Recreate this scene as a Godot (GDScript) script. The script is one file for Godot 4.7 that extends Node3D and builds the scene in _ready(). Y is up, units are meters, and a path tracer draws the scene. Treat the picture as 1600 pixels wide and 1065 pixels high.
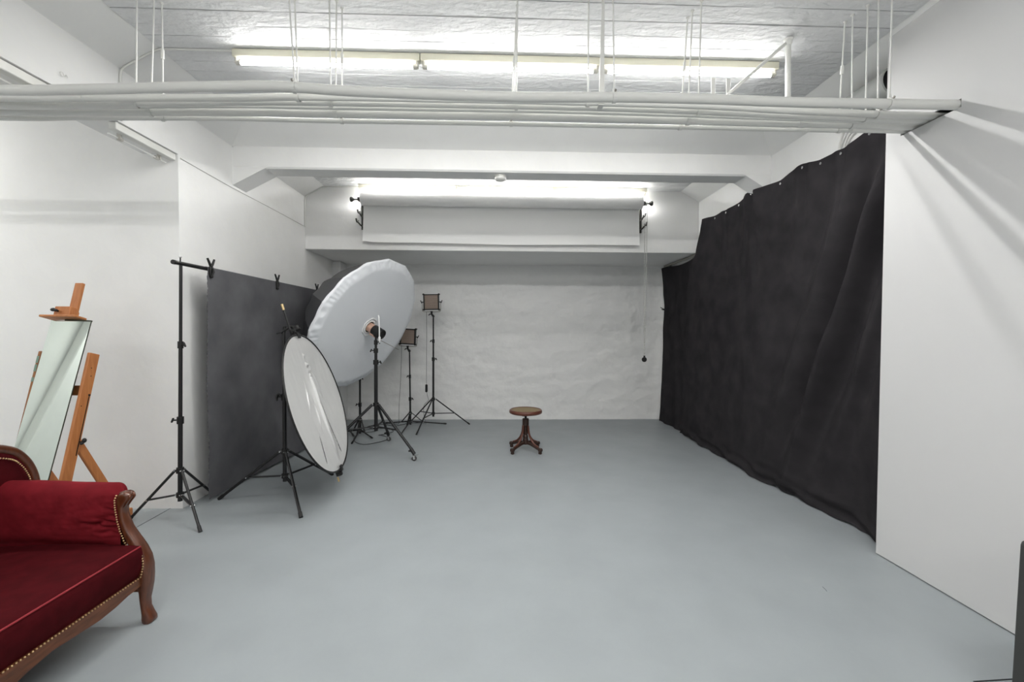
extends Node3D
# A whitewashed basement photo studio: pipes under the ceiling, a black curtain, lighting gear, a red sofa.

var used := {}
static var org := Vector3.ZERO
var M := {}

const XL := -2.641      # left wall
const XR := 2.80        # right wall
const XP := 2.567       # face of the right partition
const H := 3.46         # ceiling
const ZB := -7.336      # back wall
const ZS := -6.054      # face of the back beam
const LAMP_GLOW := 23.0
const LAMP_POWER := 1.17


# ------------------------------------------------------------------ mesh builder
class MB:
	var st := SurfaceTool.new()
	var o := Vector3.ZERO
	func _init(origin: Vector3) -> void:
		o = origin
		st.begin(Mesh.PRIMITIVE_TRIANGLES)
		st.set_smooth_group(-1)
	func flat() -> void:
		st.set_smooth_group(-1)
	func smooth(g := 1) -> void:
		st.set_smooth_group(g)
	func tri(a: Vector3, b: Vector3, c: Vector3) -> void:   # counter-clockwise seen from outside
		if (b - a).cross(c - a).length_squared() < 1e-16:
			return
		st.add_vertex(a - o); st.add_vertex(c - o); st.add_vertex(b - o)
	func quad(a: Vector3, b: Vector3, c: Vector3, d: Vector3) -> void:
		tri(a, b, c); tri(a, c, d)
	func box(c: Vector3, s: Vector3, bev := 0.0, bs := Basis.IDENTITY) -> void:
		flat()
		var h := s * 0.5
		var b: float = minf(bev, minf(h.x, minf(h.y, h.z)) * 0.95)
		var f := func(x: float, y: float, z: float) -> Vector3: return c + bs * Vector3(x, y, z)
		if b <= 0.0:
			for ax in 3:
				for sg in [-1.0, 1.0]:
					var n := Vector3.ZERO; n[ax] = sg
					var u := Vector3.ZERO; u[(ax + 1) % 3] = 1.0
					var v := n.cross(u)
					var p := func(i: float, j: float) -> Vector3: return c + bs * ((n + u * i + v * j) * h)
					quad(p.call(-1, -1), p.call(1, -1), p.call(1, 1), p.call(-1, 1))
			return
		# chamfered: every corner gives three vertices
		var vert := func(sx: float, sy: float, sz: float, ax: int) -> Vector3:
			var p := Vector3(sx * h.x, sy * h.y, sz * h.z)
			var sgn := Vector3(sx, sy, sz)
			for k in 3:
				if k != ax:
					p[k] -= sgn[k] * b
			return c + bs * p
		for ax in 3:
			for sg in [-1.0, 1.0]:
				var n := Vector3.ZERO; n[ax] = sg
				var u := Vector3.ZERO; u[(ax + 1) % 3] = 1.0
				var v := n.cross(u)
				var q := []
				for ij in [[-1, -1], [1, -1], [1, 1], [-1, 1]]:
					var s3: Vector3 = n + u * ij[0] + v * ij[1]
					q.append(vert.call(s3.x, s3.y, s3.z, ax))
				quad(q[0], q[1], q[2], q[3])
		for ax in 3:     # edges along ax
			var a1 := (ax + 1) % 3
			var a2 := (ax + 2) % 3
			for s1 in [-1.0, 1.0]:
				for s2 in [-1.0, 1.0]:
					var lo := Vector3.ZERO; lo[ax] = -1.0; lo[a1] = s1; lo[a2] = s2
					var hi := lo; hi[ax] = 1.0
					var p0: Vector3 = vert.call(lo.x, lo.y, lo.z, a1)
					var p1: Vector3 = vert.call(hi.x, hi.y, hi.z, a1)
					var p2: Vector3 = vert.call(hi.x, hi.y, hi.z, a2)
					var p3: Vector3 = vert.call(lo.x, lo.y, lo.z, a2)
					var mid := Vector3.ZERO; mid[a1] = s1; mid[a2] = s2
					if (p1 - p0).cross(p2 - p0).dot(bs * mid) < 0.0:
						quad(p0, p3, p2, p1)
					else:
						quad(p0, p1, p2, p3)
		for sx in [-1.0, 1.0]:
			for sy in [-1.0, 1.0]:
				for sz in [-1.0, 1.0]:
					var p0: Vector3 = vert.call(sx, sy, sz, 0)
					var p1: Vector3 = vert.call(sx, sy, sz, 1)
					var p2: Vector3 = vert.call(sx, sy, sz, 2)
					if (p1 - p0).cross(p2 - p0).dot(bs * Vector3(sx, sy, sz)) < 0.0:
						tri(p0, p2, p1)
					else:
						tri(p0, p1, p2)
	func cyl(a: Vector3, b: Vector3, r0: float, r1 := -1.0, n := 14, caps := true) -> void:
		if r1 < 0.0: r1 = r0
		tube([a, b], [r0, r1], n, caps)
	func tube(pts: Array, radii, n := 10, caps := true) -> void:
		var m := pts.size()
		var rings := []
		var nrm := Vector3.ZERO
		for i in m:
			var t: Vector3 = (pts[mini(i + 1, m - 1)] - pts[maxi(i - 1, 0)]).normalized()
			if i == 0:
				nrm = t.cross(Vector3.UP if absf(t.y) < 0.9 else Vector3.RIGHT).normalized()
			else:
				nrm = (nrm - t * nrm.dot(t)).normalized()
			var bn := t.cross(nrm)
			var r: float = radii[i] if radii is Array else radii
			var ring := []
			for k in n:
				var a := TAU * k / n
				ring.append(pts[i] + (nrm * cos(a) + bn * sin(a)) * r)
			rings.append(ring)
		smooth(1)
		for i in m - 1:
			for k in n:
				var k2 := (k + 1) % n
				quad(rings[i][k], rings[i][k2], rings[i + 1][k2], rings[i + 1][k])
		if caps:
			flat()
			for k in n:
				var k2 := (k + 1) % n
				tri(pts[0], rings[0][k2], rings[0][k])
				tri(pts[m - 1], rings[m - 1][k], rings[m - 1][k2])
	func lathe(prof: Array, at: Vector3, n := 20, bs := Basis.IDENTITY) -> void:   # prof: Vector2(r, y) upwards
		for i in prof.size() - 1:
			smooth(i + 2)
			for k in n:
				var a := TAU * k / n
				var b := TAU * (k + 1) / n
				var p := func(q: Vector2, an: float) -> Vector3: return at + bs * Vector3(cos(an) * q.x, q.y, sin(an) * q.x)
				quad(p.call(prof[i], b), p.call(prof[i], a), p.call(prof[i + 1], a), p.call(prof[i + 1], b))
	func lathe_s(prof: Array, at: Vector3, n := 20, bs := Basis.IDENTITY) -> void:   # smooth all along
		smooth(1)
		for i in prof.size() - 1:
			for k in n:
				var a := TAU * k / n
				var b := TAU * (k + 1) / n
				var p := func(q: Vector2, an: float) -> Vector3: return at + bs * Vector3(cos(an) * q.x, q.y, sin(an) * q.x)
				quad(p.call(prof[i], b), p.call(prof[i], a), p.call(prof[i + 1], a), p.call(prof[i + 1], b))
	func prism(poly: PackedVector2Array, depth: float, xf: Transform3D, bev := 0.0) -> void:   # outline in x, y; runs 0..depth along z
		if Geometry2D.is_polygon_clockwise(poly):
			poly = poly.duplicate(); poly.reverse()
		var inner := poly
		if bev > 0.0:
			var sh := Geometry2D.offset_polygon(poly, -bev, Geometry2D.JOIN_MITER)
			if sh.size() == 1 and sh[0].size() == poly.size():
				inner = sh[0]
				if Geometry2D.is_polygon_clockwise(inner): inner.reverse()
				var best := 0
				for k in inner.size():
					if inner[k].distance_to(poly[0]) < inner[best].distance_to(poly[0]): best = k
				var turned := PackedVector2Array()
				for k in inner.size(): turned.append(inner[(k + best) % inner.size()])
				inner = turned
			else:
				bev = 0.0
		var P := func(q: Vector2, z: float) -> Vector3: return xf * Vector3(q.x, q.y, z)
		var n := poly.size()
		flat()
		for k in n:
			var k2 := (k + 1) % n
			quad(P.call(poly[k], bev), P.call(poly[k2], bev), P.call(poly[k2], depth - bev), P.call(poly[k], depth - bev))
			if bev > 0.0:
				quad(P.call(inner[k], 0.0), P.call(inner[k2], 0.0), P.call(poly[k2], bev), P.call(poly[k], bev))
				quad(P.call(poly[k], depth - bev), P.call(poly[k2], depth - bev), P.call(inner[k2], depth), P.call(inner[k], depth))
		var ix := Geometry2D.triangulate_polygon(inner)
		for i in range(0, ix.size(), 3):
			var a := inner[ix[i]]; var b := inner[ix[i + 1]]; var c := inner[ix[i + 2]]
			if (b - a).cross(c - a) < 0.0:
				var t := b; b = c; c = t
			tri(P.call(a, depth), P.call(b, depth), P.call(c, depth))
			tri(P.call(a, 0.0), P.call(c, 0.0), P.call(b, 0.0))
	func grid(nu: int, nv: int, f: Callable, flip := false, g := 1) -> void:   # f(u, v), u and v in 0..1
		smooth(g)
		var row := []
		for i in nu + 1:
			var next := []
			for j in nv + 1:
				next.append(f.call(float(i) / nu, float(j) / nv))
			if i > 0:
				for j in nv:
					if flip: quad(row[j], row[j + 1], next[j + 1], next[j])
					else: quad(row[j], next[j], next[j + 1], row[j + 1])
			row = next
	func ball(c: Vector3, r: float, n := 10, sc := Vector3.ONE) -> void:
		grid(n, n / 2, func(u: float, v: float) -> Vector3:
			var a := u * TAU
			var b := (v - 0.5) * PI
			return c + Vector3(cos(b) * cos(a), sin(b), -cos(b) * sin(a)) * r * sc)
	func done() -> ArrayMesh:
		st.generate_normals()
		return st.commit()


func mb() -> MB:
	return MB.new(org)

func numbered(c: String) -> String:
	if not used.has(c):
		used[c] = 0
		return c
	used[c] += 1
	return "%s_%03d" % [c, used[c]]

func tag(o: Node3D, label: String, category: String, group := "") -> void:
	o.set_meta("label", label)
	o.set_meta("category", category)
	if group != "": o.set_meta("group", group)

func thing(called: String, label: String, category: String, at: Vector3, group := "") -> Node3D:
	var o := Node3D.new()
	o.name = numbered(called)
	add_child(o)
	o.position = at
	org = at
	tag(o, label, category, group)
	return o

func part(called: String, b: MB, m: Material, parent: Node3D, label := "") -> MeshInstance3D:
	var o := MeshInstance3D.new()
	o.mesh = b.done()
	o.material_override = m
	o.name = called
	o.cast_shadow = GeometryInstance3D.SHADOW_CASTING_SETTING_ON
	parent.add_child(o, true)
	if label != "": o.set_meta("label", label)
	return o

func solo(called: String, b: MB, m: Material, label: String, category: String, at: Vector3, group := "") -> MeshInstance3D:
	var o := part(numbered(called), b, m, self)
	o.position = at
	tag(o, label, category, group)
	return o

func struct(called: String, b: MB, m: Material) -> MeshInstance3D:
	var o := part(called, b, m, self)
	o.position = org
	o.set_meta("kind", "structure")
	return o

func stuff(o: Node3D) -> Node3D:
	o.set_meta("kind", "stuff")
	return o

func spline(pts: Array, n: int) -> Array:     # smooth curve through 3D points
	var c := Curve3D.new()
	for i in pts.size():
		var t: Vector3 = (pts[mini(i + 1, pts.size() - 1)] - pts[maxi(i - 1, 0)]) / 6.0
		c.add_point(pts[i], -t, t)
	var out := []
	for i in n + 1:
		out.append(c.sample_baked(c.get_baked_length() * i / n, true))
	return out

func at_list(l: Array, x: float) -> float:     # piecewise-linear, l = [Vector2(x, y), ...] with x falling or rising
	var up: bool = l[0].x < l[-1].x
	for i in l.size() - 1:
		var a: Vector2 = l[i]; var b: Vector2 = l[i + 1]
		if (up and x <= b.x) or (not up and x >= b.x):
			var t := clampf((x - a.x) / (b.x - a.x), 0.0, 1.0)
			t = t * t * (3.0 - 2.0 * t) * 0.5 + t * 0.5
			return lerpf(a.y, b.y, t)
	return l[-1].y


# ------------------------------------------------------------------ materials
func noise_tex(sd: int, freq: float, oct := 4, normal := false, strength := 1.0, lo := Color.BLACK, hi := Color.WHITE, px := 512, kind := FastNoiseLite.TYPE_SIMPLEX_SMOOTH) -> NoiseTexture2D:
	var n := FastNoiseLite.new()
	n.seed = sd; n.frequency = freq; n.noise_type = kind
	n.fractal_octaves = oct
	var t := NoiseTexture2D.new()
	t.width = px; t.height = px; t.seamless = true
	t.noise = n
	if normal:
		t.as_normal_map = true; t.bump_strength = strength
	else:
		var g := Gradient.new()
		g.set_color(0, lo); g.set_color(1, hi)
		t.color_ramp = g
	return t

func mat(c: Color, rough := 0.6, metal := 0.0) -> StandardMaterial3D:
	var m := StandardMaterial3D.new()
	m.albedo_color = c; m.roughness = rough; m.metallic = metal
	return m

func tri_map(m: StandardMaterial3D, scale: Vector3, world := true) -> StandardMaterial3D:
	m.uv1_triplanar = true
	m.uv1_world_triplanar = world
	m.uv1_scale = scale
	return m

func with_normal(m: StandardMaterial3D, t: Texture2D, s: float) -> StandardMaterial3D:
	m.normal_enabled = true; m.normal_texture = t; m.normal_scale = s
	return m

func make_materials() -> void:
	var grain := noise_tex(3, 0.02, 4, true, 3.0)
	M.wall = tri_map(mat(Color(0.945, 0.945, 0.94), 0.75), Vector3.ONE * 0.8)
	M.wall.albedo_texture = noise_tex(11, 0.006, 4, false, 1.0, Color(0.985, 0.985, 0.983), Color(1, 1, 1))
	with_normal(M.wall, grain, 0.12)
	M.board = tri_map(mat(Color(0.90, 0.905, 0.905), 0.7), Vector3.ONE * 0.9)
	M.rough_wall = tri_map(mat(Color(0.945, 0.945, 0.94), 0.8), Vector3.ONE * 0.7)
	with_normal(M.rough_wall, noise_tex(9, 0.022, 5, true, 6.0), 0.35)
	M.ceiling = tri_map(mat(Color(0.89, 0.893, 0.896), 0.6), Vector3(0.5, 1.0, 1.0))
	with_normal(M.ceiling, noise_tex(21, 0.03, 5, true, 9.0), 0.38)
	M.partition = mat(Color(0.82, 0.82, 0.82), 0.65)
	M.floor = tri_map(mat(Color(0.612, 0.637, 0.647), 0.5), Vector3.ONE * 0.25)
	M.floor.albedo_texture = noise_tex(5, 0.008, 5, false, 1.0, Color(0.965, 0.965, 0.965), Color(1, 1, 1), 1024)
	M.floor.roughness_texture = noise_tex(6, 0.02, 4, false, 1.0, Color(0.78, 0.78, 0.78), Color(1, 1, 1))
	M.floor.metallic_specular = 0.4
	with_normal(M.floor, noise_tex(8, 0.015, 3, true, 1.5), 0.10)
	M.crack = mat(Color(0.25, 0.27, 0.28), 0.9)
	M.paint_pipe = tri_map(mat(Color(0.88, 0.88, 0.865), 0.42), Vector3.ONE * 3.0)
	M.white_plastic = mat(Color(0.90, 0.90, 0.88), 0.4)
	M.bead = mat(Color(0.74, 0.74, 0.72), 0.35)
	M.cream = mat(Color(0.85, 0.84, 0.77), 0.45)
	M.tube_off = mat(Color(0.93, 0.93, 0.92), 0.25)
	M.tube_lit = mat(Color(1, 1, 1), 0.4)
	M.tube_lit.emission_enabled = true
	M.tube_lit.emission = Color(1.0, 0.995, 0.988)
	M.tube_lit.emission_energy_multiplier = LAMP_GLOW
	M.lamp_end = mat(Color(0.78, 0.77, 0.74), 0.35, 0.2)
	M.black_metal = mat(Color(0.075, 0.075, 0.08), 0.38)
	M.black_plastic = mat(Color(0.07, 0.07, 0.07), 0.5)
	M.black_void = mat(Color(0.02, 0.02, 0.02), 1.0)
	M.chrome = mat(Color(0.80, 0.80, 0.80), 0.25, 0.95)
	M.steel = mat(Color(0.62, 0.61, 0.58), 0.35, 0.8)
	M.brass = mat(Color(0.80, 0.70, 0.52), 0.35, 0.7)
	M.bronze = mat(Color(0.83, 0.68, 0.60), 0.35, 0.3)
	M.bracket = mat(Color(0.20, 0.20, 0.18), 0.55)
	M.paper = mat(Color(0.94, 0.94, 0.935), 0.85)
	M.curtain = tri_map(mat(Color(0.22, 0.212, 0.22), 0.95), Vector3.ONE * 0.6)
	M.curtain.albedo_texture = noise_tex(31, 0.01, 5, false, 1.0, Color(0.80, 0.80, 0.81), Color(1, 1, 1))
	M.curtain.metallic_specular = 0.15
	with_normal(M.curtain, noise_tex(32, 0.008, 3, true, 3.0), 0.15)
	M.hem = mat(Color(0.13, 0.125, 0.125), 0.95)
	M.backdrop = tri_map(mat(Color(0.425, 0.425, 0.435), 0.9), Vector3.ONE * 0.45)
	M.backdrop.albedo_texture = noise_tex(41, 0.008, 5, false, 1.0, Color(0.80, 0.80, 0.81), Color(1, 1, 1))
	M.backdrop.metallic_specular = 0.2
	M.umbrella_black = mat(Color(0.265, 0.265, 0.275), 0.55)
	M.diffuser = tri_map(mat(Color(0.925, 0.935, 0.95), 0.7), Vector3.ONE * 1.5)
	with_normal(M.diffuser, noise_tex(51, 0.01, 3, true, 2.0), 0.15)
	M.diffuser.backlight_enabled = true
	M.diffuser.backlight = Color(0.25, 0.25, 0.25)
	M.silver = mat(Color(0.96, 0.96, 0.955), 0.28, 0.6)
	M.mirror = mat(Color(0.82, 0.855, 0.83), 0.015, 1.0)
	M.mirror_edge = mat(Color(0.20, 0.22, 0.17), 0.3)
	M.louver = mat(Color(0.68, 0.61, 0.56), 0.45)
	M.led_dark = mat(Color(0.30, 0.25, 0.23), 0.5)
	M.easel = wood(Color(0.76, 0.50, 0.29), Color(0.66, 0.40, 0.21), 61, Vector3(5, 0.7, 5), 0.5)
	M.easel_dark = wood(Color(0.62, 0.41, 0.24), Color(0.52, 0.32, 0.17), 62, Vector3(5, 0.7, 5), 0.5)
	M.sofa_wood = wood(Color(0.42, 0.225, 0.125), Color(0.25, 0.12, 0.06), 63, Vector3(7, 1.6, 7), 0.3)
	M.sofa_wood.clearcoat_enabled = true; M.sofa_wood.clearcoat = 0.4; M.sofa_wood.clearcoat_roughness = 0.25
	M.sofa_rail = wood(Color(0.44, 0.255, 0.15), Color(0.30, 0.165, 0.09), 64, Vector3(7, 7, 1.2), 0.32)
	M.stool_wood = wood(Color(0.25, 0.165, 0.125), Color(0.16, 0.10, 0.075), 65, Vector3(8, 2, 8), 0.38)
	M.stool_rim = wood(Color(0.42, 0.24, 0.18), Color(0.32, 0.175, 0.13), 66, Vector3(5, 5, 5), 0.35)
	M.cane = tri_map(mat(Color(0.60, 0.54, 0.42), 0.7), Vector3.ONE * 6.0)
	M.cane.albedo_texture = noise_tex(67, 0.06, 3, false, 1.0, Color(0.78, 0.76, 0.72), Color(1, 1, 1))
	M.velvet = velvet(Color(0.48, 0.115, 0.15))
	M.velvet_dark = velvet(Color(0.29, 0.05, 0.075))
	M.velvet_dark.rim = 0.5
	M.piping = mat(Color(0.55, 0.11, 0.15), 0.7)
	M.nail = mat(Color(0.86, 0.74, 0.55), 0.28, 0.85)
	M.speaker = tri_map(mat(Color(0.215, 0.22, 0.215), 0.75), Vector3.ONE * 4.0)
	with_normal(M.speaker, noise_tex(71, 0.08, 3, true, 3.0), 0.2)
	M.green_paint = mat(Color(0.48, 0.58, 0.52), 0.7)
	M.rubber = mat(Color(0.25, 0.25, 0.25), 0.7)
	M.grey_pvc = mat(Color(0.66, 0.67, 0.66), 0.5)

func wood(a: Color, b: Color, sd: int, sc: Vector3, rough: float) -> StandardMaterial3D:
	var m := tri_map(mat(Color(1, 1, 1), rough), sc, false)
	m.albedo_texture = noise_tex(sd, 0.012, 5, false, 1.0, b, a)
	with_normal(m, noise_tex(sd + 100, 0.02, 4, true, 2.0), 0.12)
	return m

func velvet(c: Color) -> StandardMaterial3D:
	var m := tri_map(mat(c, 0.85), Vector3.ONE * 1.6, false)
	m.albedo_texture = noise_tex(81, 0.012, 4, false, 1.0, Color(0.80, 0.78, 0.78), Color(1, 1, 1))
	m.metallic_specular = 0.2
	m.rim_enabled = true; m.rim = 0.9; m.rim_tint = 1.0
	with_normal(m, noise_tex(82, 0.012, 3, true, 3.0), 0.25)
	return m


# ------------------------------------------------------------------ scene
func _ready() -> void:
	var cam := Camera3D.new()
	cam.name = "camera"
	add_child(cam)
	cam.keep_aspect = Camera3D.KEEP_HEIGHT
	cam.fov = 76.124
	cam.near = 0.05; cam.far = 60.0
	cam.position = Vector3(0, 1.5, 0)
	cam.basis = Basis(Vector3.UP, deg_to_rad(-1.781)) * Basis(Vector3.RIGHT, deg_to_rad(-1.338)) * Basis(Vector3.BACK, deg_to_rad(0.27))
	cam.current = true
	var we := WorldEnvironment.new()
	we.name = "world_environment"
	var e := Environment.new()
	e.background_mode = Environment.BG_COLOR
	e.background_color = Color(0.02, 0.02, 0.02)
	e.tonemap_mode = Environment.TONE_MAPPER_LINEAR
	e.tonemap_exposure = 1.52
	e.sdfgi_enabled = true; e.ssao_enabled = true; e.ssil_enabled = true
	we.environment = e
	add_child(we)
	make_materials()
	lit_battens()
	setting()
	ceiling_services()
	back_wall_things()
	curtains()
	left_gear()
	sofa()
	small_things()


# ------------------------------------------------------------------ lamps
# one fluorescent batten: a channel on the ceiling, two lamp holders and a bare tube (a light of the tube's size just below it)
func batten(a: Vector3, b: Vector3, lit: bool, label: String, group: String, under := Vector3.DOWN, power := 1.0) -> void:
	var mid := (a + b) * 0.5
	var t := thing("fluorescent_batten", label, "ceiling light" if lit else "light fitting", mid, group)
	var d := (b - a).normalized()
	var L := a.distance_to(b)
	var bs := Basis(d, Vector3.UP, d.cross(Vector3.UP))
	var q := mb()
	q.box(mid + Vector3(0, -0.028, 0), Vector3(L - 0.006, 0.052, 0.055), 0.004, bs)
	part("channel", q, M.cream if lit else M.white_plastic, t)
	var drop := under * 0.087
	for s in [-1.0, 1.0]:
		q = mb()
		var e: Vector3 = mid + d * s * (L * 0.5 - (0.022 if lit else 0.10))
		q.box(e + under * 0.070, Vector3(0.016, 0.05, 0.03), 0.003, bs)
		q.cyl(e + drop, e + drop - d * s * 0.03, 0.0155, 0.0155, 14)
		part("lamp_holder", q, M.lamp_end, t)
	q = mb()
	var r := 0.013 if lit else 0.0065
	q.cyl(mid + drop - d * (L * 0.5 - (0.05 if lit else 0.02)), mid + drop + d * (L * 0.5 - (0.05 if lit else 0.02)), r, r, 14)
	part("tube", q, M.tube_lit if lit else M.tube_off, t, "glowing white tube" if lit else "")
	if lit:
		var l := AreaLight3D.new()
		l.name = "tube_light"
		l.area_size = Vector2(L - 0.1, 0.026)
		l.light_color = Color(1.0, 0.995, 0.988)
		l.light_energy = LAMP_POWER * power
		l.area_range = 14.0
		l.shadow_enabled = true
		t.add_child(l)
		l.position = Vector3(0, -0.087 - 0.016, 0)
		l.basis = Basis(d, d.cross(Vector3.UP).cross(d) * 1.0, d.cross(Vector3.UP)).orthonormalized() if false else Basis(d, -d.cross(Vector3.UP), Vector3.UP)


func lit_battens() -> void:
	var xs := [-1.862, -0.561, 0.723, 2.021]
	var w := ["leftmost of the three over the pipes", "middle one of the three over the pipes", "rightmost of the three over the pipes"]
	for i in 3:
		batten(Vector3(xs[i], H - 0.008, -3.15), Vector3(xs[i + 1], H - 0.008, -3.15), true, "lit bare-tube fluorescent batten on the ceiling, " + w[i], "fluorescent row over the pipes", Vector3.DOWN, 1.15)
	xs = [-1.885, -0.566, 0.72, 2.02]
	w = ["left one of the three above the paper roll", "middle one of the three above the paper roll", "right one of the three above the paper roll"]
	for i in 3:
		batten(Vector3(xs[i], H - 0.008, -5.945), Vector3(xs[i + 1], H - 0.008, -5.945), true, "lit fluorescent batten on the ceiling, " + w[i], "fluorescent row above the paper roll", Vector3.DOWN, 1.75)
	for z in [-0.1, 2.6]:
		for i in 3:
			batten(Vector3(xs[i], H - 0.008, z), Vector3(xs[i + 1], H - 0.008, z), true, "lit fluorescent batten behind the camera, %s in the %s row" % [["left", "middle", "right"][i], "nearer" if z < 0.0 else "farther"], "fluorescent rows behind the camera", Vector3.DOWN, 0.98)
	batten(Vector3(-5.9, H - 0.008, -3.1), Vector3(-4.6, H - 0.008, -3.1), true, "lit fluorescent batten in the side bay close to its end wall, left of the photo", "fluorescent battens of the side bay", Vector3.DOWN, 1.25)
	batten(Vector3(-5.75, H - 0.008, -0.1), Vector3(-4.45, H - 0.008, -0.1), true, "lit fluorescent batten in the middle of the side bay, farther from the beam", "fluorescent battens of the side bay")
	batten(Vector3(-4.45, H - 0.008, -0.1), Vector3(-3.15, H - 0.008, -0.1), true, "lit fluorescent batten in the middle of the side bay, next to the beam", "fluorescent battens of the side bay")


# ------------------------------------------------------------------ the room
func setting() -> void:
	org = Vector3.ZERO
	var q := mb()
	q.box(Vector3(-1.6, -0.1, -1.2), Vector3(9.6, 0.2, 13.0))
	var fl := struct("floor", q, M.floor)
	# seams in the painted screed
	for s in [[Vector3(-2.742, 0.0006, -3.70), Vector3(-2.734, 0.0006, -3.36), 0.004], [Vector3(-2.734, 0.0006, -3.36), Vector3(-2.71, 0.0006, -2.6), 0.003], [Vector3(1.916, 0.0006, -2.475), Vector3(1.908, 0.0006, -2.43), 0.002], [Vector3(2.05, 0.0006, -1.776), Vector3(2.56, 0.0006, -1.80), 0.006]]:
		q = mb()
		q.tube([s[0], (s[0] + s[1]) * 0.5 + Vector3(0.002, 0, 0), s[1]], s[2] * 0.5, 6)
		part("seam", q, M.crack, fl)
	# ceiling slab and its board-marked strips
	q = mb()
	q.box(Vector3(-1.6, H + 0.1, -1.2), Vector3(9.6, 0.2, 13.0))
	var ce := struct("ceiling", q, M.wall)
	var rng := RandomNumberGenerator.new()
	rng.seed = 7
	var z := -6.054
	var mats := []
	for i in 3:
		var m: StandardMaterial3D = M.ceiling.duplicate()
		m.albedo_color = [Color(0.89, 0.893, 0.896), Color(0.88, 0.884, 0.887), Color(0.90, 0.903, 0.906)][i]
		mats.append(m)
	while z < -1.9:
		var wd := rng.randf_range(0.105, 0.15)
		if z > -4.70 and z < -4.43:
			z = -4.43
			continue
		if z < -4.67 and z + wd > -4.67: wd = -4.67 - z
		if wd > 0.02:
			q = mb()
			var dy := rng.randf_range(0.0, 0.0045)
			var z0 := z
			var w0 := wd - 0.005
			var sd := rng.randf_range(0.0, 50.0)
			q.grid(90, 3, func(u: float, v: float) -> Vector3:
				var x := lerpf(-2.372, 2.532, u)
				var wob := sin(x * 7.0 + sd) * 0.0012 + sin(x * 23.0 + sd * 2.0) * 0.0007
				return Vector3(x, H - 0.004 - dy + sin(x * 3.1 + sd) * 0.001 + sin(x * 31.0 + sd + v * 5.0) * 0.0006, z0 + v * w0 + wob), true)
			q.flat()
			q.quad(Vector3(-2.372, H - 0.004 - dy, z0 + w0), Vector3(2.532, H - 0.004 - dy, z0 + w0), Vector3(2.532, H, z0 + w0), Vector3(-2.372, H, z0 + w0))
			q.quad(Vector3(2.532, H - 0.004 - dy, z0), Vector3(-2.372, H - 0.004 - dy, z0), Vector3(-2.372, H, z0), Vector3(2.532, H, z0))
			part("board", q, mats[rng.randi() % 3], ce)
		z += wd
	# back wall, uneven whitewashed masonry
	var nz := FastNoiseLite.new()
	nz.seed = 4; nz.frequency = 1.6; nz.fractal_octaves = 5; nz.fractal_gain = 0.55
	q = mb()
	q.grid(170, 90, func(u: float, v: float) -> Vector3:
		var x := lerpf(XL - 0.05, XR + 0.05, u)
		var y := lerpf(0.0, 2.65, v)
		return Vector3(x, y, ZB + nz.get_noise_2d(x, y * 1.8) * 0.030 - 0.004))
	q.box(Vector3(0.08, 1.5, ZB - 0.20), Vector3(5.9, 3.4, 0.3))
	struct("wall_back", q, M.rough_wall)
	# left wall of the bay, with the pipe chase in the far corner
	q = mb()
	q.box(Vector3(XL - 0.1, H * 0.5, (-7.6 - 3.899) * 0.5), Vector3(0.2, H, 3.701))
	q.box(Vector3(-2.60, 1.3, -7.19), Vector3(0.16, 2.6, 0.34), 0.02)
	struct("wall_left", q, M.wall)
	q = mb()
	q.box(Vector3((-6.4 + XL) * 0.5, H * 0.5, -3.80), Vector3(XL + 6.4, H, 0.2))
	struct("wall_left_front", q, M.wall)
	q = mb()
	q.box(Vector3(-6.15, H * 0.5, 0.6), Vector3(0.3, H, 9.0))
	q.box(Vector3(-5.94, H * 0.5, -0.42), Vector3(0.13, H, 0.15), 0.01)
	struct("wall_left_side", q, M.wall)
	q = mb()
	q.box(Vector3(XR + 0.1, H * 0.5, -1.2), Vector3(0.2, H, 13.0))
	struct("wall_right", q, M.wall)
	q = mb()
	q.box(Vector3(-1.6, H * 0.5, 5.1), Vector3(9.6, H, 0.2))
	struct("wall_front", q, M.wall)
	# the beam over the side opening
	q = mb()
	q.box(Vector3((XL - 0.29 + XL) * 0.5, (2.94 + H) * 0.5, 0.65), Vector3(0.29, H - 2.94, 8.7))
	struct("trim_1", q, M.wall)
	# cross beam with haunches
	q = mb()
	q.box(Vector3((XL + XR) * 0.5, (3.10 + H) * 0.5, -4.548), Vector3(XR - XL, H - 3.10, 0.24), 0.016)
	q.prism(PackedVector2Array([Vector2(XL, 2.93), Vector2(-2.314, 3.104), Vector2(-2.25, 3.12), Vector2(XL, 3.3)]), 0.236, Transform3D(Basis.IDENTITY, Vector3(0, 0, -4.666)), 0.0)
	q.prism(PackedVector2Array([Vector2(XR, 2.94), Vector2(2.53, 3.104), Vector2(2.47, 3.12), Vector2(XR, 3.3)]), 0.236, Transform3D(Basis.IDENTITY, Vector3(0, 0, -4.666)), 0.0)
	struct("trim_2", q, M.wall)
	# back beam over the recess
	q = mb()
	q.box(Vector3((XL + XR) * 0.5, (2.60 + H) * 0.5, (ZS + ZB) * 0.5 - 0.03), Vector3(XR - XL, H - 2.60, ZS - ZB + 0.06), 0.006)
	struct("trim_3", q, M.wall)
	# sloped coves between walls and ceiling
	q = mb()
	for zz in [[-4.44, 5.0], [-6.06, -4.66]]:
		q.prism(PackedVector2Array([Vector2(XL, 3.31), Vector2(XL + 0.27, H), Vector2(XL, H)]), zz[1] - zz[0], Transform3D(Basis.IDENTITY, Vector3(0, 0, zz[0])))
		q.prism(PackedVector2Array([Vector2(XR, 3.31), Vector2(XR - 0.27, H), Vector2(XR, H)]), zz[1] - zz[0], Transform3D(Basis.IDENTITY, Vector3(0, 0, zz[0])))
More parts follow.
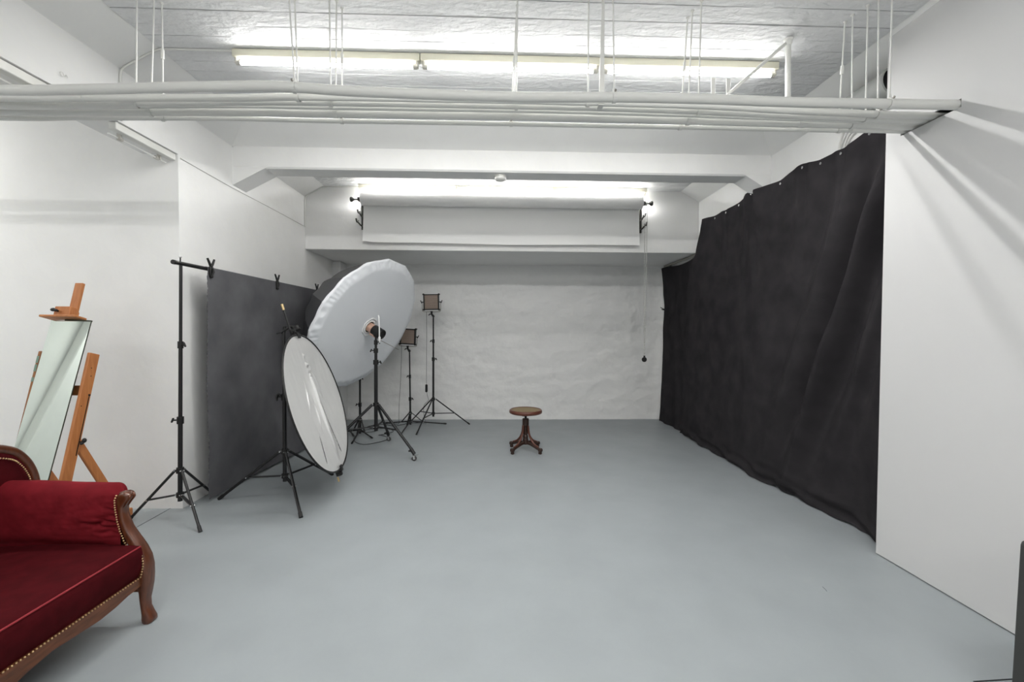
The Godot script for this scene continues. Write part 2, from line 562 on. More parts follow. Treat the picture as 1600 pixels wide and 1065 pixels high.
	q.prism(PackedVector2Array([Vector2(4.43, 3.31), Vector2(4.16, H), Vector2(4.43, H)]), XR - XL, Transform3D(Basis(Vector3(0, 0, -1), Vector3.UP, Vector3.RIGHT), Vector3(XL, 0, 0)))
	struct("trim_4", q, M.wall)
	# right partition with the slot for the pipes
	q = mb()
	var xc := (XP + 2.79) * 0.5
	var xw := 2.79 - XP
	q.box(Vector3(xc, (0.007 + 2.757) * 0.5, (-2.843 + 5.0) * 0.5), Vector3(xw, 2.75, 7.843))
	q.box(Vector3(xc, (2.803 + H) * 0.5, (-2.843 + 5.0) * 0.5), Vector3(xw, H - 2.803, 7.843))
	q.box(Vector3(xc, 2.780, (-2.843 - 2.737) * 0.5), Vector3(xw, 0.046, 0.106))
	q.box(Vector3(xc, 2.780, (-2.372 + 5.0) * 0.5), Vector3(xw, 0.046, 7.372))
	var pa := struct("wall_right_front", q, M.partition)
	q = mb()
	q.box(Vector3(xc + 0.005, 2.7578, -2.5545), Vector3(xw - 0.012, 0.002, 0.362))
	q.box(Vector3(xc + 0.005, 2.8018, -2.5545), Vector3(xw - 0.012, 0.002, 0.362))
	q.box(Vector3(xc + 0.005, 2.780, -2.736), Vector3(xw - 0.012, 0.045, 0.002))
	q.box(Vector3(xc + 0.005, 2.780, -2.373), Vector3(xw - 0.012, 0.045, 0.002))
	q.box(Vector3(2.786, 2.780, -2.5545), Vector3(0.006, 0.045, 0.362))
	part("slot_lining", q, M.black_void, pa, "black inside of the pipe slot")
	q = mb()
	q.box(Vector3(xc + 0.01, 0.0035, 1.08), Vector3(xw - 0.016, 0.007, 7.82))
	part("floor_gap", q, M.black_void, pa, "dark gap under the partition")


# ------------------------------------------------------------------ pipes, hangers, conduits
func ceiling_services() -> void:
	var pipes := {
		"A": [-2.40, 0.0262, [[-5.9, 2.745], [-4.0, 2.74], [-2.62, 2.752], [-2.30, 2.760], [-1.47, 2.796], [-1.13, 2.801], [-0.76, 2.784], [0.07, 2.773], [0.63, 2.783], [1.13, 2.784], [1.63, 2.777], [2.18, 2.779], [2.70, 2.782]], "thick white pipe nearest the camera, topmost of the overhead bundle"],
		"B": [-2.527, 0.020, [[-5.9, 2.76], [-2.76, 2.775], [-2.42, 2.782], [-1.55, 2.800], [-1.01, 2.817], [0.07, 2.822], [0.66, 2.818], [1.19, 2.814], [1.72, 2.796], [2.28, 2.784], [2.70, 2.782]], "white pipe second from the top of the overhead bundle, sagging under the thick one"],
		"C": [-2.58, 0.0185, [[-5.9, 2.75], [-2.82, 2.759], [-2.47, 2.766], [-1.58, 2.802], [-1.03, 2.812], [0.07, 2.816], [0.68, 2.814], [1.21, 2.806], [1.76, 2.792], [2.33, 2.784], [2.70, 2.780]], "medium white pipe third from the top of the overhead bundle"],
		"D": [-2.617, 0.0105, [[-5.9, 2.766], [-2.86, 2.766], [-2.51, 2.773], [-1.60, 2.799], [-1.05, 2.801], [0.075, 2.806], [0.69, 2.804], [1.23, 2.798], [1.78, 2.790], [2.36, 2.783], [2.70, 2.778]], "thinnest white pipe, squeezed between larger pipes mid-bundle"],
		"E": [-2.66, 0.0215, [[-5.9, 2.76], [-2.91, 2.763], [-2.55, 2.768], [-1.63, 2.785], [-1.07, 2.790], [0.076, 2.797], [0.70, 2.795], [1.25, 2.788], [1.81, 2.785], [2.40, 2.783], [2.70, 2.782]], "white pipe second from the bottom of the overhead bundle"],
		"F": [-2.72, 0.0135, [[-5.9, 2.75], [-2.98, 2.753], [-2.61, 2.761], [-1.67, 2.777], [-1.09, 2.775], [0.078, 2.778], [0.716, 2.777], [1.28, 2.778], [1.86, 2.777], [2.46, 2.779], [2.70, 2.776]], "slim white pipe farthest from the camera, lowest in the overhead bundle"]}
	var rods := [["1", "C", -2.058, -2.072], ["1", "E", -2.023, -2.051], ["1", "F", -2.025, -2.026],
		["2", "A", -1.133, -1.099], ["2", "B", -1.154, -1.138], ["2", "C", -0.980, -0.975], ["2", "E", -0.968, -0.976], ["2", "F", -0.957, -0.960],
		["3", "C", 0.103, 0.099], ["3", "E", 0.104, 0.087], ["3", "F", 0.104, 0.072], ["4", "B", 0.510, 0.510], ["4", "A", 0.614, 0.629],
		["5", "C", 1.190, 1.180], ["5", "E", 1.172, 1.153], ["5", "F", 1.170, 1.131],
		["6", "A", 2.183, 2.182], ["6", "B", 2.217, 2.228], ["6", "C", 2.198, 2.200], ["6", "E", 2.171, 2.181], ["6", "F", 2.173, 2.145]]
	for k in pipes:
		var d: Array = pipes[k]
		var base := Vector3(0, d[2][5][1], d[0])
		org = base
		var pts := []
		for p in d[2]:
			pts.append(Vector3(p[0], p[1], d[0]))
		var o := thing("ceiling_pipe", d[3], "pipe", base, "overhead pipes")
		var q := mb()
		q.tube(spline(pts, 90), d[1], 16)
		part("pipe_run", q, M.paint_pipe, o)
		if k == "E" or k == "B":       # screwed sleeves
			for x in ([-0.02, 1.86] if k == "E" else [-2.33]):
				q = mb()
				var y := py(d[2], x)
				q.cyl(Vector3(x - 0.02, y, d[0]), Vector3(x + 0.02, y, d[0]), d[1] + 0.003, d[1] + 0.003, 16)
				part("sleeve", q, M.paint_pipe, o)
	var place := {"1": "in the leftmost cluster", "2": "in the second cluster from the left", "3": "in the cluster above the stool", "4": "next to the flat strip", "5": "in the cluster left of the slanted brace", "6": "in the rightmost cluster"}
	var which := {"A": "holding the thick front pipe", "B": "holding the second pipe", "C": "holding the third pipe", "E": "holding the fifth pipe", "F": "holding the slim rear pipe"}
	for r in rods:
		var d: Array = pipes[r[1]]
		var z: float = d[0]
		var rad: float = d[1]
		var y := py(d[2], r[3])
		var bot := Vector3(r[3], y + rad, z)
		var o := thing("hanger_rod", "thin hanger rod %s, %s" % [which[r[1]], place[r[0]]], "hanger rod", bot, "hanger rods of the pipes")
		var q := mb()
		var top := Vector3(r[2], H, z)
		q.cyl(bot + Vector3(0, 0.012, 0), top, 0.0045, 0.0045, 8)
		part("rod", q, M.paint_pipe, o)
		q = mb()
		q.cyl(top - Vector3(0, 0.004, 0), top - Vector3(0, 0.016, 0), 0.011, 0.009, 10)
		part("ceiling_plug", q, M.paint_pipe, o)
		if r[1] == "F":
			q = mb()
			q.cyl(top.lerp(bot, 0.42), top.lerp(bot, 0.50), 0.0095, 0.0095, 8)
			part("turnbuckle", q, M.paint_pipe, o)
		q = mb()
		var ring := []
		for i in 17:
			var a := TAU * i / 16.0
			ring.append(Vector3(r[3], y + cos(a) * (rad + 0.003), z + sin(a) * (rad + 0.003)))
		for i in 16:
			q.box((ring[i] + ring[i + 1]) * 0.5, Vector3(0.02, 0.004, (ring[i] - ring[i + 1]).length() + 0.002), 0.0, Basis(Vector3.RIGHT, atan2(-(ring[i + 1].y - ring[i].y), ring[i + 1].z - ring[i].z)))
		q.box(Vector3(r[3], y + rad + 0.012, z), Vector3(0.016, 0.022, 0.012), 0.003)
		var cl := part("clamp", q, M.paint_pipe, o)
		q = mb()
		q.cyl(Vector3(r[3], y + rad * 0.75, z + rad * 0.75 + 0.002), Vector3(r[3], y + rad * 0.75 + 0.006, z + rad * 0.75 + 0.012), 0.006, 0.006, 8)
		part("bolt", q, M.steel, cl)
	# the flat strip that carries the bundle
	var o2 := thing("hanger_strip", "wide flat white hanger strip between two thin rods right of the middle", "hanger strip", Vector3(0.582, 2.80, -2.47))
	var q2 := mb()
	q2.prism(PackedVector2Array([Vector2(0.598, 2.80), Vector2(0.566, 2.80), Vector2(0.581, H), Vector2(0.593, H)]), 0.006, Transform3D(Basis.IDENTITY, Vector3(0, 0, -2.50)))
	part("strip", q2, M.paint_pipe, o2)
	q2 = mb()
	q2.box(Vector3(0.582, 2.795, -2.53), Vector3(0.03, 0.006, 0.06))
	part("foot", q2, M.paint_pipe, o2)
	# post with slanted brace and two short uprights
	var s := thing("suspended_frame", "white tubular ceiling post with a slanted brace reaching down behind the pipes", "pipe frame", Vector3(1.92, 2.87, -2.876))
	q2 = mb()
	q2.cyl(Vector3(1.921, 2.87, -2.876), Vector3(1.915, H - 0.03, -2.876), 0.0172, 0.0172, 16)
	part("post", q2, M.paint_pipe, s)
	q2 = mb()
	q2.lathe([Vector2(0.0, -0.03), Vector2(0.019, -0.028), Vector2(0.024, -0.012), Vector2(0.024, 0.0), Vector2(0.03, 0.012), Vector2(0.0, 0.03)], Vector3(1.915, H - 0.030, -2.876), 18)
	part("ceiling_cap", q2, M.paint_pipe, s)
	q2 = mb()
	q2.cyl(Vector3(1.905, 3.42, -2.876), Vector3(1.30, 2.88, -2.876), 0.0105, 0.0105, 12)
	part("brace", q2, M.paint_pipe, s)
	q2 = mb()
	q2.cyl(Vector3(1.29, 2.87, -2.876), Vector3(1.94, 2.87, -2.876), 0.0135, 0.0135, 12)
	part("rail", q2, M.paint_pipe, s)
	for x in [1.418, 1.520]:
		q2 = mb()
		q2.box(Vector3(x, (2.87 + 3.186) * 0.5, -2.886), Vector3(0.028, 0.31, 0.006), 0.002)
		part("upright", q2, M.paint_pipe, s)
	# cable conduits
	conduit("surface_conduit", "thin cable conduit climbing the left beam to the front lamp row", [Vector3(XL + 0.008, 2.95, -3.15), Vector3(XL + 0.008, 3.305, -3.15), Vector3(XL + 0.27, H - 0.01, -3.15), Vector3(-1.87, H - 0.012, -3.15)], 0.008)
	conduit("surface_conduit", "cable conduit climbing the back corner to the rear lamp row", [Vector3(XL + 0.008, 2.90, -6.03), Vector3(XL + 0.008, 3.31, -6.03), Vector3(XL + 0.26, H - 0.012, -6.03), Vector3(-1.89, H - 0.012, -6.03)], 0.011)
	conduit("surface_conduit", "thin cable running level along the left wall from pillar corner to back corner", [Vector3(XL + 0.004, 2.915, -3.72), Vector3(XL + 0.004, 2.902, -4.4), Vector3(XL + 0.004, 2.908, -5.2), Vector3(XL + 0.004, 2.905, -6.0)], 0.0045)
	conduit("surface_conduit", "white cable loop on the right wall above the black curtain", [Vector3(2.785, 2.93, -3.52), Vector3(2.775, 3.03, -3.50), Vector3(2.76, 3.10, -3.45), Vector3(2.765, 3.115, -3.38), Vector3(2.785, 3.10, -3.28), Vector3(2.79, 3.10, -3.1)], 0.010)
	conduit("surface_conduit", "second, inner white cable loop above the black curtain", [Vector3(2.785, 2.93, -3.47), Vector3(2.775, 3.00, -3.45), Vector3(2.765, 3.06, -3.40), Vector3(2.765, 3.085, -3.33), Vector3(2.785, 3.08, -3.22), Vector3(2.79, 3.08, -3.1)], 0.010)
	# round duct behind the hanger rods
	var du := thing("ventilation_duct", "round grey duct stub on the right wall behind the hanger rods", "duct", Vector3(2.705, 3.13, -3.13))
	q2 = mb()
	q2.cyl(Vector3(2.705, 3.225, -3.34), Vector3(2.705, 3.225, -2.93), 0.09, 0.09, 28, false)
	q2.lathe([Vector2(0.09, 0), Vector2(0.099, 0.004), Vector2(0.099, 0.024), Vector2(0.09, 0.03)], Vector3(2.705, 3.225, -2.96), 28, Basis(Vector3.RIGHT, PI / 2))
	part("sleeve", q2, M.grey_pvc, du)
	q2 = mb()
	q2.lathe([Vector2(0.0, 0), Vector2(0.089, 0.0)], Vector3(2.705, 3.225, -2.97), 28, Basis(Vector3.RIGHT, PI / 2))
	part("grille", q2, M.black_plastic, du)
	# unlit short battens under the left beam
	batten(Vector3(XL - 0.04, 2.938, -3.695), Vector3(XL - 0.04, 2.938, -3.13), false, "short unlit fluorescent batten under the left beam, ending at the pillar corner", "unlit battens under the left beam", Vector3(-0.4, -0.72, 0).normalized())
	batten(Vector3(XL - 0.04, 2.938, -2.72), Vector3(XL - 0.04, 2.938, -2.14), false, "short unlit fluorescent batten under the left beam, above the pipes at the left edge", "unlit battens under the left beam", Vector3(-0.4, -0.72, 0).normalized())
	# wire hook on the beam
	var hk := Vector3(XL + 0.004, 3.03, -2.75)
	org = hk
	q2 = mb()
	q2.tube(spline([hk + Vector3(0, 0.0, -0.03), hk + Vector3(0.004, 0.010, -0.016), hk + Vector3(0.005, -0.006, -0.006), hk + Vector3(0.007, 0.010, 0.008), hk + Vector3(0.008, 0.006, 0.024), hk + Vector3(0.006, -0.010, 0.02), hk + Vector3(0.004, -0.010, 0.006)], 30), 0.0022, 6)
	solo("wire_hook", q2, M.paint_pipe, "small painted wire hook on the left beam face", "hook", hk)
	# smoke detector
	var sm := thing("smoke_detector", "round white smoke detector under the cross beam", "smoke detector", Vector3(0.014, 3.10, -4.546))
	q2 = mb()
	q2.lathe([Vector2(0.0, -0.050), Vector2(0.040, -0.048), Vector2(0.056, -0.038), Vector2(0.061, -0.018), Vector2(0.056, -0.012)], Vector3(0.014, 3.10, -4.546), 28)
	part("head", q2, M.white_plastic, sm)
	q2 = mb()
	q2.lathe([Vector2(0.056, -0.012), Vector2(0.064, -0.011), Vector2(0.064, 0.0)], Vector3(0.014, 3.10, -4.546), 28)
	part("base", q2, M.white_plastic, sm)


func py(l: Array, x: float) -> float:
	for i in l.size() - 1:
		if x <= l[i + 1][0]:
			return lerpf(l[i][1], l[i + 1][1], (x - l[i][0]) / (l[i + 1][0] - l[i][0]))
	return l[-1][1]

func conduit(called: String, label: String, pts: Array, r: float) -> void:
	org = pts[0]
	var q := mb()
	var p2 := []
	for i in pts.size() - 1:
		for k in 8:
			p2.append(pts[i].lerp(pts[i + 1], k / 8.0))
	p2.append(pts[-1])
	var p3 := [p2[0]]
	for i in range(1, p2.size() - 1):
		p3.append((p2[i - 1] + p2[i] * 2.0 + p2[i + 1]) * 0.25)
	p3.append(p2[-1])
	q.tube(p3, r, 8)
	solo(called, q, M.paint_pipe, label, "cable conduit", pts[0], "cable conduits")


# ------------------------------------------------------------------ paper roll, brackets, pull chain
func back_wall_things() -> void:
	var yc := 3.245
	var zc := -5.905
	var rr := 0.083
	var xa := -1.835
	var xb := 1.945
	var t := thing("paper_roll", "wide roll of white background paper hanging above the recess, end pulled down", "paper roll", Vector3(0.05, yc, zc))
	var q := mb()
	q.cyl(Vector3(xa, yc, zc), Vector3(xb, yc, zc), rr, rr, 36)
	part("roll", q, M.paper, t)
	q = mb()
	q.cyl(Vector3(xa - 0.03, yc, zc), Vector3(xb + 0.03, yc, zc), 0.027, 0.027, 20)
	part("core", q, M.cream, t)
	q = mb()
	var sheet := func(u: float, v: float, off: float) -> Vector3:
		var x := lerpf(xa + 0.003, xb - 0.012, u)
		var low := 2.682 + 0.006 * sin(u * 9.0) - 0.004 * u + 0.02 * pow(maxf(0.0, 1.0 - u * 14.0), 2.0)
		var y := lerpf(yc, low, v)
		var z := zc - rr - 0.001 + v * v * 0.03 + 0.006 * sin(u * 7.0 + 1.0) * v + 0.012 * pow(maxf(0.0, 1.0 - u * 10.0), 2.0) * v
		return Vector3(x, y, z + off)
	q.grid(80, 24, func(u: float, v: float) -> Vector3: return sheet.call(u, v, 0.0), true)
	q.grid(80, 24, func(u: float, v: float) -> Vector3: return sheet.call(u, v, -0.0012), false, 2)
	q.tube(range(41).map(func(i: int) -> Vector3: return sheet.call(i / 40.0, 1.0, -0.0006)), 0.0022, 6)
	part("sheet", q, M.paper, t, "hanging end of the white paper")
	for sd in [-1.0, 1.0]:
		var x: float = (xa if sd < 0.0 else xb) + sd * 0.02
		var w := "left" if sd < 0.0 else "right"
		var b := thing("roll_bracket", "black triple-hook wall bracket at the %s end of the paper roll" % w, "bracket", Vector3(x, 3.03, ZS), "brackets of the paper roll")
		q = mb()
		q.box(Vector3(x, 3.045, ZS + 0.010), Vector3(0.042, 0.35, 0.020), 0.003)
		part("plate", q, M.bracket, b)
		for i in 3:
			var y: float = [2.925, 3.05, 3.20][i]
			var ln: float = [0.10, 0.085, 0.125][i]
			q = mb()
			var xo: float = x + sd * [0.045, 0.03, 0.012][i]
			var pts := [Vector3(x - sd * 0.008, y - 0.02, ZS + 0.012), Vector3(lerpf(x, xo, 0.5), y, ZS + ln * 0.4), Vector3(xo, y + 0.03, ZS + ln * 0.75), Vector3(xo + sd * 0.012, y + 0.034, ZS + ln), Vector3(xo + sd * 0.02, y + 0.075, ZS + ln + 0.004)]
			q.tube(spline(pts, 14), 0.0105, 8)
			if i < 2:
				q.tube(spline([Vector3(xo, y + 0.03, ZS + ln * 0.75), Vector3(xo + sd * 0.002, y + 0.05, ZS + ln * 0.7), Vector3(xo - sd * 0.004, y + 0.058, ZS + ln * 0.68)], 6), 0.007, 8)
			part("hook", q, M.bracket, b)
		var k := thing("roll_expander", "black tension expander with a knob in the %s end of the paper roll" % w, "roll expander", Vector3(x, yc, zc), "expanders of the paper roll")
		q = mb()
		var bs := Basis(Vector3(0, 1, 0), Vector3(sd, 0, 0), Vector3(0, 0, 1)) if true else Basis.IDENTITY
		q.lathe([Vector2(0.0, -0.005), Vector2(0.03, 0.0), Vector2(0.034, 0.012), Vector2(0.02, 0.03), Vector2(0.010, 0.04), Vector2(0.010, 0.075), Vector2(0.018, 0.088), Vector2(0.030, 0.105), Vector2(0.034, 0.118), Vector2(0.028, 0.13), Vector2(0.0, 0.132)], Vector3(x - sd * 0.005, yc - 0.005, zc), 18, bs)
		part("spindle", q, M.bracket, k)
	# pull chain
	var xc := 2.005
	var c := thing("pull_chain", "white bead pull chain with a round black weight, right of the paper roll", "pull chain", Vector3(xc, 1.10, -5.91))
	q = mb()
	var pts2 := []
	for s in [-1.0, 1.0]:
		var n := 96
		for i in n:
			var f := float(i) / n
			var y := lerpf(3.235, 1.175, f)
			pts2.append(Vector3(xc - 0.004 * f + s * 0.014 * (1.0 - pow(f, 3.0) * 0.75), y, -5.91))
	for p in pts2:
		q.ball(p, 0.0075, 6)
	for s in [-1.0, 1.0]:
		q.tube([Vector3(xc + s * 0.014, 3.235, -5.91), Vector3(xc - 0.002 + s * 0.0135, 2.2, -5.91), Vector3(xc - 0.004 + s * 0.0045, 1.17, -5.91)], 0.0016, 5)
	stuff(part("bead_chain", q, M.bead, c))
	q = mb()
	var bsz := Basis(Vector3.RIGHT, PI / 2)
	q.lathe([Vector2(0, -0.012), Vector2(0.030, -0.012), Vector2(0.034, -0.006), Vector2(0.034, 0.006), Vector2(0.030, 0.012), Vector2(0, 0.012)], Vector3(xc - 0.003, 1.115, -5.91), 24, bsz)
	q.box(Vector3(xc - 0.003, 1.155, -5.91), Vector3(0.024, 0.028, 0.012), 0.003)
	part("weight", q, M.black_plastic, c)
	q = mb()
	q.lathe([Vector2(0, -0.008), Vector2(0.026, -0.008), Vector2(0.030, -0.004), Vector2(0.018, 0.0), Vector2(0.030, 0.004), Vector2(0.026, 0.008), Vector2(0, 0.008)], Vector3(xc, 3.24, -5.91), 20, Basis(Vector3(0, 0, 1), PI / 2))
	part("chain_wheel", q, M.white_plastic, c)


# ------------------------------------------------------------------ curtains
func curtains() -> void:
	var nz := FastNoiseLite.new()
	nz.seed = 12; nz.frequency = 0.9; nz.fractal_octaves = 3
	var top := [Vector2(-2.80, 2.975), Vector2(-3.117, 2.978), Vector2(-3.39, 2.945), Vector2(-3.63, 2.958), Vector2(-3.85, 3.005), Vector2(-4.15, 2.962), Vector2(-4.40, 2.985), Vector2(-4.65, 3.015), Vector2(-4.89, 2.965), Vector2(-5.17, 2.96), Vector2(-5.41, 2.955), Vector2(-5.75, 2.995)]
	var hem := [Vector2(-2.86, 2.665), Vector2(-2.95, 2.66), Vector2(-3.11, 2.72), Vector2(-3.25, 2.745), Vector2(-3.51, 2.72), Vector2(-3.82, 2.672), Vector2(-4.33, 2.632), Vector2(-5.29, 2.668), Vector2(-6.0, 2.66), Vector2(-6.5, 2.70)]
	var ends := [Vector2(0.0, -6.35), Vector2(1.2, -6.30), Vector2(2.0, -6.16), Vector2(2.43, -6.04), Vector2(2.58, -5.90), Vector2(2.85, -5.77), Vector2(3.0, -5.745)]
	var g := func(q: float, c: float, w: float) -> float: return exp(-pow((q - c) / w, 2.0))
	var surf := func(u: float, v: float) -> Vector3:      # u: near -> far, v: top -> bottom
		var y0 := 3.0 * (1.0 - v)
		var zf := at_list(ends, y0)
		var z := lerpf(-2.855, zf, u)
		var yt := at_list(top, lerpf(-2.855, -5.75, u))
		var wave := 0.010 * sin(z * 9.0) + 0.006 * sin(z * 23.0 + 1.0)
		var y := lerpf(yt, 0.006 + maxf(0.0, wave), v)
		var down := 1.0 - y / 3.0
		var x := lerpf(2.71, at_list(hem, z), smoothstep(0.15, 1.0, down))
		var q: float = z + 0.38 * (2.95 - y)
		var fade := smoothstep(0.0, 0.25, down)
		var xb := x
		x += 0.062 * g.call(q, -3.00, 0.065) * fade
		x -= 0.085 * g.call(q, -2.86, 0.075) * fade
		x += 0.075 * g.call(q, -2.70, 0.09) * fade
		x -= 0.075 * g.call(q, -3.18, 0.12) * fade
		x += 0.04 * g.call(q, -3.44, 0.13) * fade * (1.0 - down)
		x -= 0.02 * g.call(q, -2.52, 0.05) * fade
		x += 0.03 * g.call(q, -2.40, 0.07) * fade
		# pulls below the clips
		for c in [[-3.85, 0.06, 0.022], [-4.65, -0.14, 0.02], [-4.66, 0.10, 0.016], [-3.39, 0.1, 0.012], [-5.2, -0.05, 0.012], [-4.67, -0.45, 0.014]]:
			var qq: float = z + c[1] * (2.98 - y)
			x += c[2] * (g.call(qq, c[0] + 0.03, 0.03) - g.call(qq, c[0] - 0.04, 0.045)) * (1.0 - smoothstep(0.0, 0.5, down)) * smoothstep(0.0, 0.04, down + 0.02)
		x += nz.get_noise_2d(z, y * 0.6) * 0.045
		x += nz.get_noise_2d(z * 2.5 + 30.0, y * 0.9) * 0.025 * down
		x = lerpf(x, xb, 0.75 * smoothstep(0.6, 0.98, down))
		# gathers close to the floor
		x += (0.020 * sin(y * 48.0 + z * 6.0 + 3.0 * nz.get_noise_2d(z * 1.5, 7.0)) * smoothstep(0.22, 0.02, y))
		x -= 0.02 * g.call(y, 0.16 + 0.05 * sin(z * 4.0), 0.05) * g.call(z, -3.7, 0.5)
		return Vector3(minf(x, 2.785), y, z)
	var t := thing("black_curtain", "large black curtain pinned along the right wall between partition and recess", "curtain", Vector3(2.70, 0, -4.5), "black curtains")
	var q := mb()
	q.grid(190, 110, surf)
	q.grid(190, 2, func(u: float, v: float) -> Vector3: return surf.call(u, v * 0.008) + Vector3(0.006, 0, 0), true, 2)
	part("cloth", q, M.curtain, t)
	for gz in [-3.117, -3.392, -3.629, -3.85, -4.149, -4.649, -4.887, -5.174, -5.414]:
		var u: float = (gz + 2.855) / (-5.75 + 2.855)
		var p: Vector3 = surf.call(u, 0.011)
		q = mb()
		q.lathe([Vector2(0.004, 0.0), Vector2(0.007, 0.004), Vector2(0.011, 0.003), Vector2(0.012, 0.0)], p + Vector3(-0.001, 0, 0), 14, Basis(Vector3(0, 1, 0), Vector3(-1, 0, 0), Vector3(0, 0, 1)))
		q.lathe([Vector2(0.0, 0.0), Vector2(0.005, 0.006), Vector2(0.0, 0.009)], p, 10, Basis(Vector3(0, 1, 0), Vector3(-1, 0, 0), Vector3(0, 0, 1)))
		part("eyelet", q, M.chrome, t)
	# the far length in the recess
	var edge := [Vector2(0.0, 2.705), Vector2(0.6, 2.72), Vector2(1.05, 2.735), Vector2(1.48, 2.752), Vector2(1.9, 2.768), Vector2(2.2, 2.745), Vector2(2.57, 2.705)]
	var far := func(u: float, v: float) -> Vector3:
		var z := lerpf(-5.75, -7.2, u)
		var yt := lerpf(2.56, 2.545, u) + 0.03 * sin(u * PI) * -1.0 + 0.012 * sin(u * 9.0)
		var y := lerpf(yt, 0.006, v)
		var x := at_list(edge, y)
		x = lerpf(minf(at_list(hem, z) + 0.09, 2.765), x, smoothstep(0.2, 1.0, u))
		x -= 0.028 * g.call(z + 0.30 * (y - 1.95), -6.85, 0.07) * g.call(y, 1.7, 0.5)
		x += 0.02 * g.call(z + 0.30 * (y - 1.95), -6.70, 0.06) * g.call(y, 1.7, 0.6)
		x -= 0.03 * g.call(z - 0.5 * (y - 2.0), -6.6, 0.08) * g.call(y, 1.9, 0.3)
		x -= 0.025 * sin(z * 17.0 + y * 2.0) * smoothstep(2.2, 0.3, y) * 0.6
		x += nz.get_noise_2d(z * 2.0, y) * 0.015
		return Vector3(clampf(x, 2.62, 2.785), y, z)
	t = thing("black_curtain", "shorter black curtain at the far end, in the recess beside the back wall", "curtain", Vector3(2.72, 0, -6.5), "black curtains")
	q = mb()
	q.grid(60, 90, far)
	part("cloth", q, M.curtain, t)
	# clip at its free edge
	var cp := Vector3(2.752, 1.87, -7.2)
	t = thing("curtain_clip", "small black spring clip on the free edge of the far curtain", "clip", cp)
	q = mb()
	q.tube([cp + Vector3(0.01, 0.0, 0.01), cp + Vector3(-0.02, 0.012, 0.012), cp + Vector3(-0.055, 0.035, 0.012)], [0.008, 0.007, 0.005], 8)
	part("lever", q, M.black_plastic, t)
	q = mb()
	q.tube([cp + Vector3(0.01, -0.008, 0.01), cp + Vector3(-0.012, -0.006, 0.012), cp + Vector3(-0.04, -0.002, 0.02)], [0.008, 0.007, 0.005], 8)
	part("jaw", q, M.black_plastic, t)
	# grey pole it hangs over
	t = thing("curtain_pole", "grey tube just above the far curtain under the recess ceiling", "curtain pole", Vector3(2.745, 2.57, -6.5))
	q = mb()
	q.cyl(Vector3(2.745, 2.572, -7.15), Vector3(2.745, 2.572, -5.85), 0.016, 0.016, 16)
	part("pole", q, M.steel, t)
	for z in [-7.0, -5.95]:
		q = mb()
		q.box(Vector3(2.775, 2.575, z), Vector3(0.05, 0.035, 0.02), 0.004)
		part("holder", q, M.steel, t)


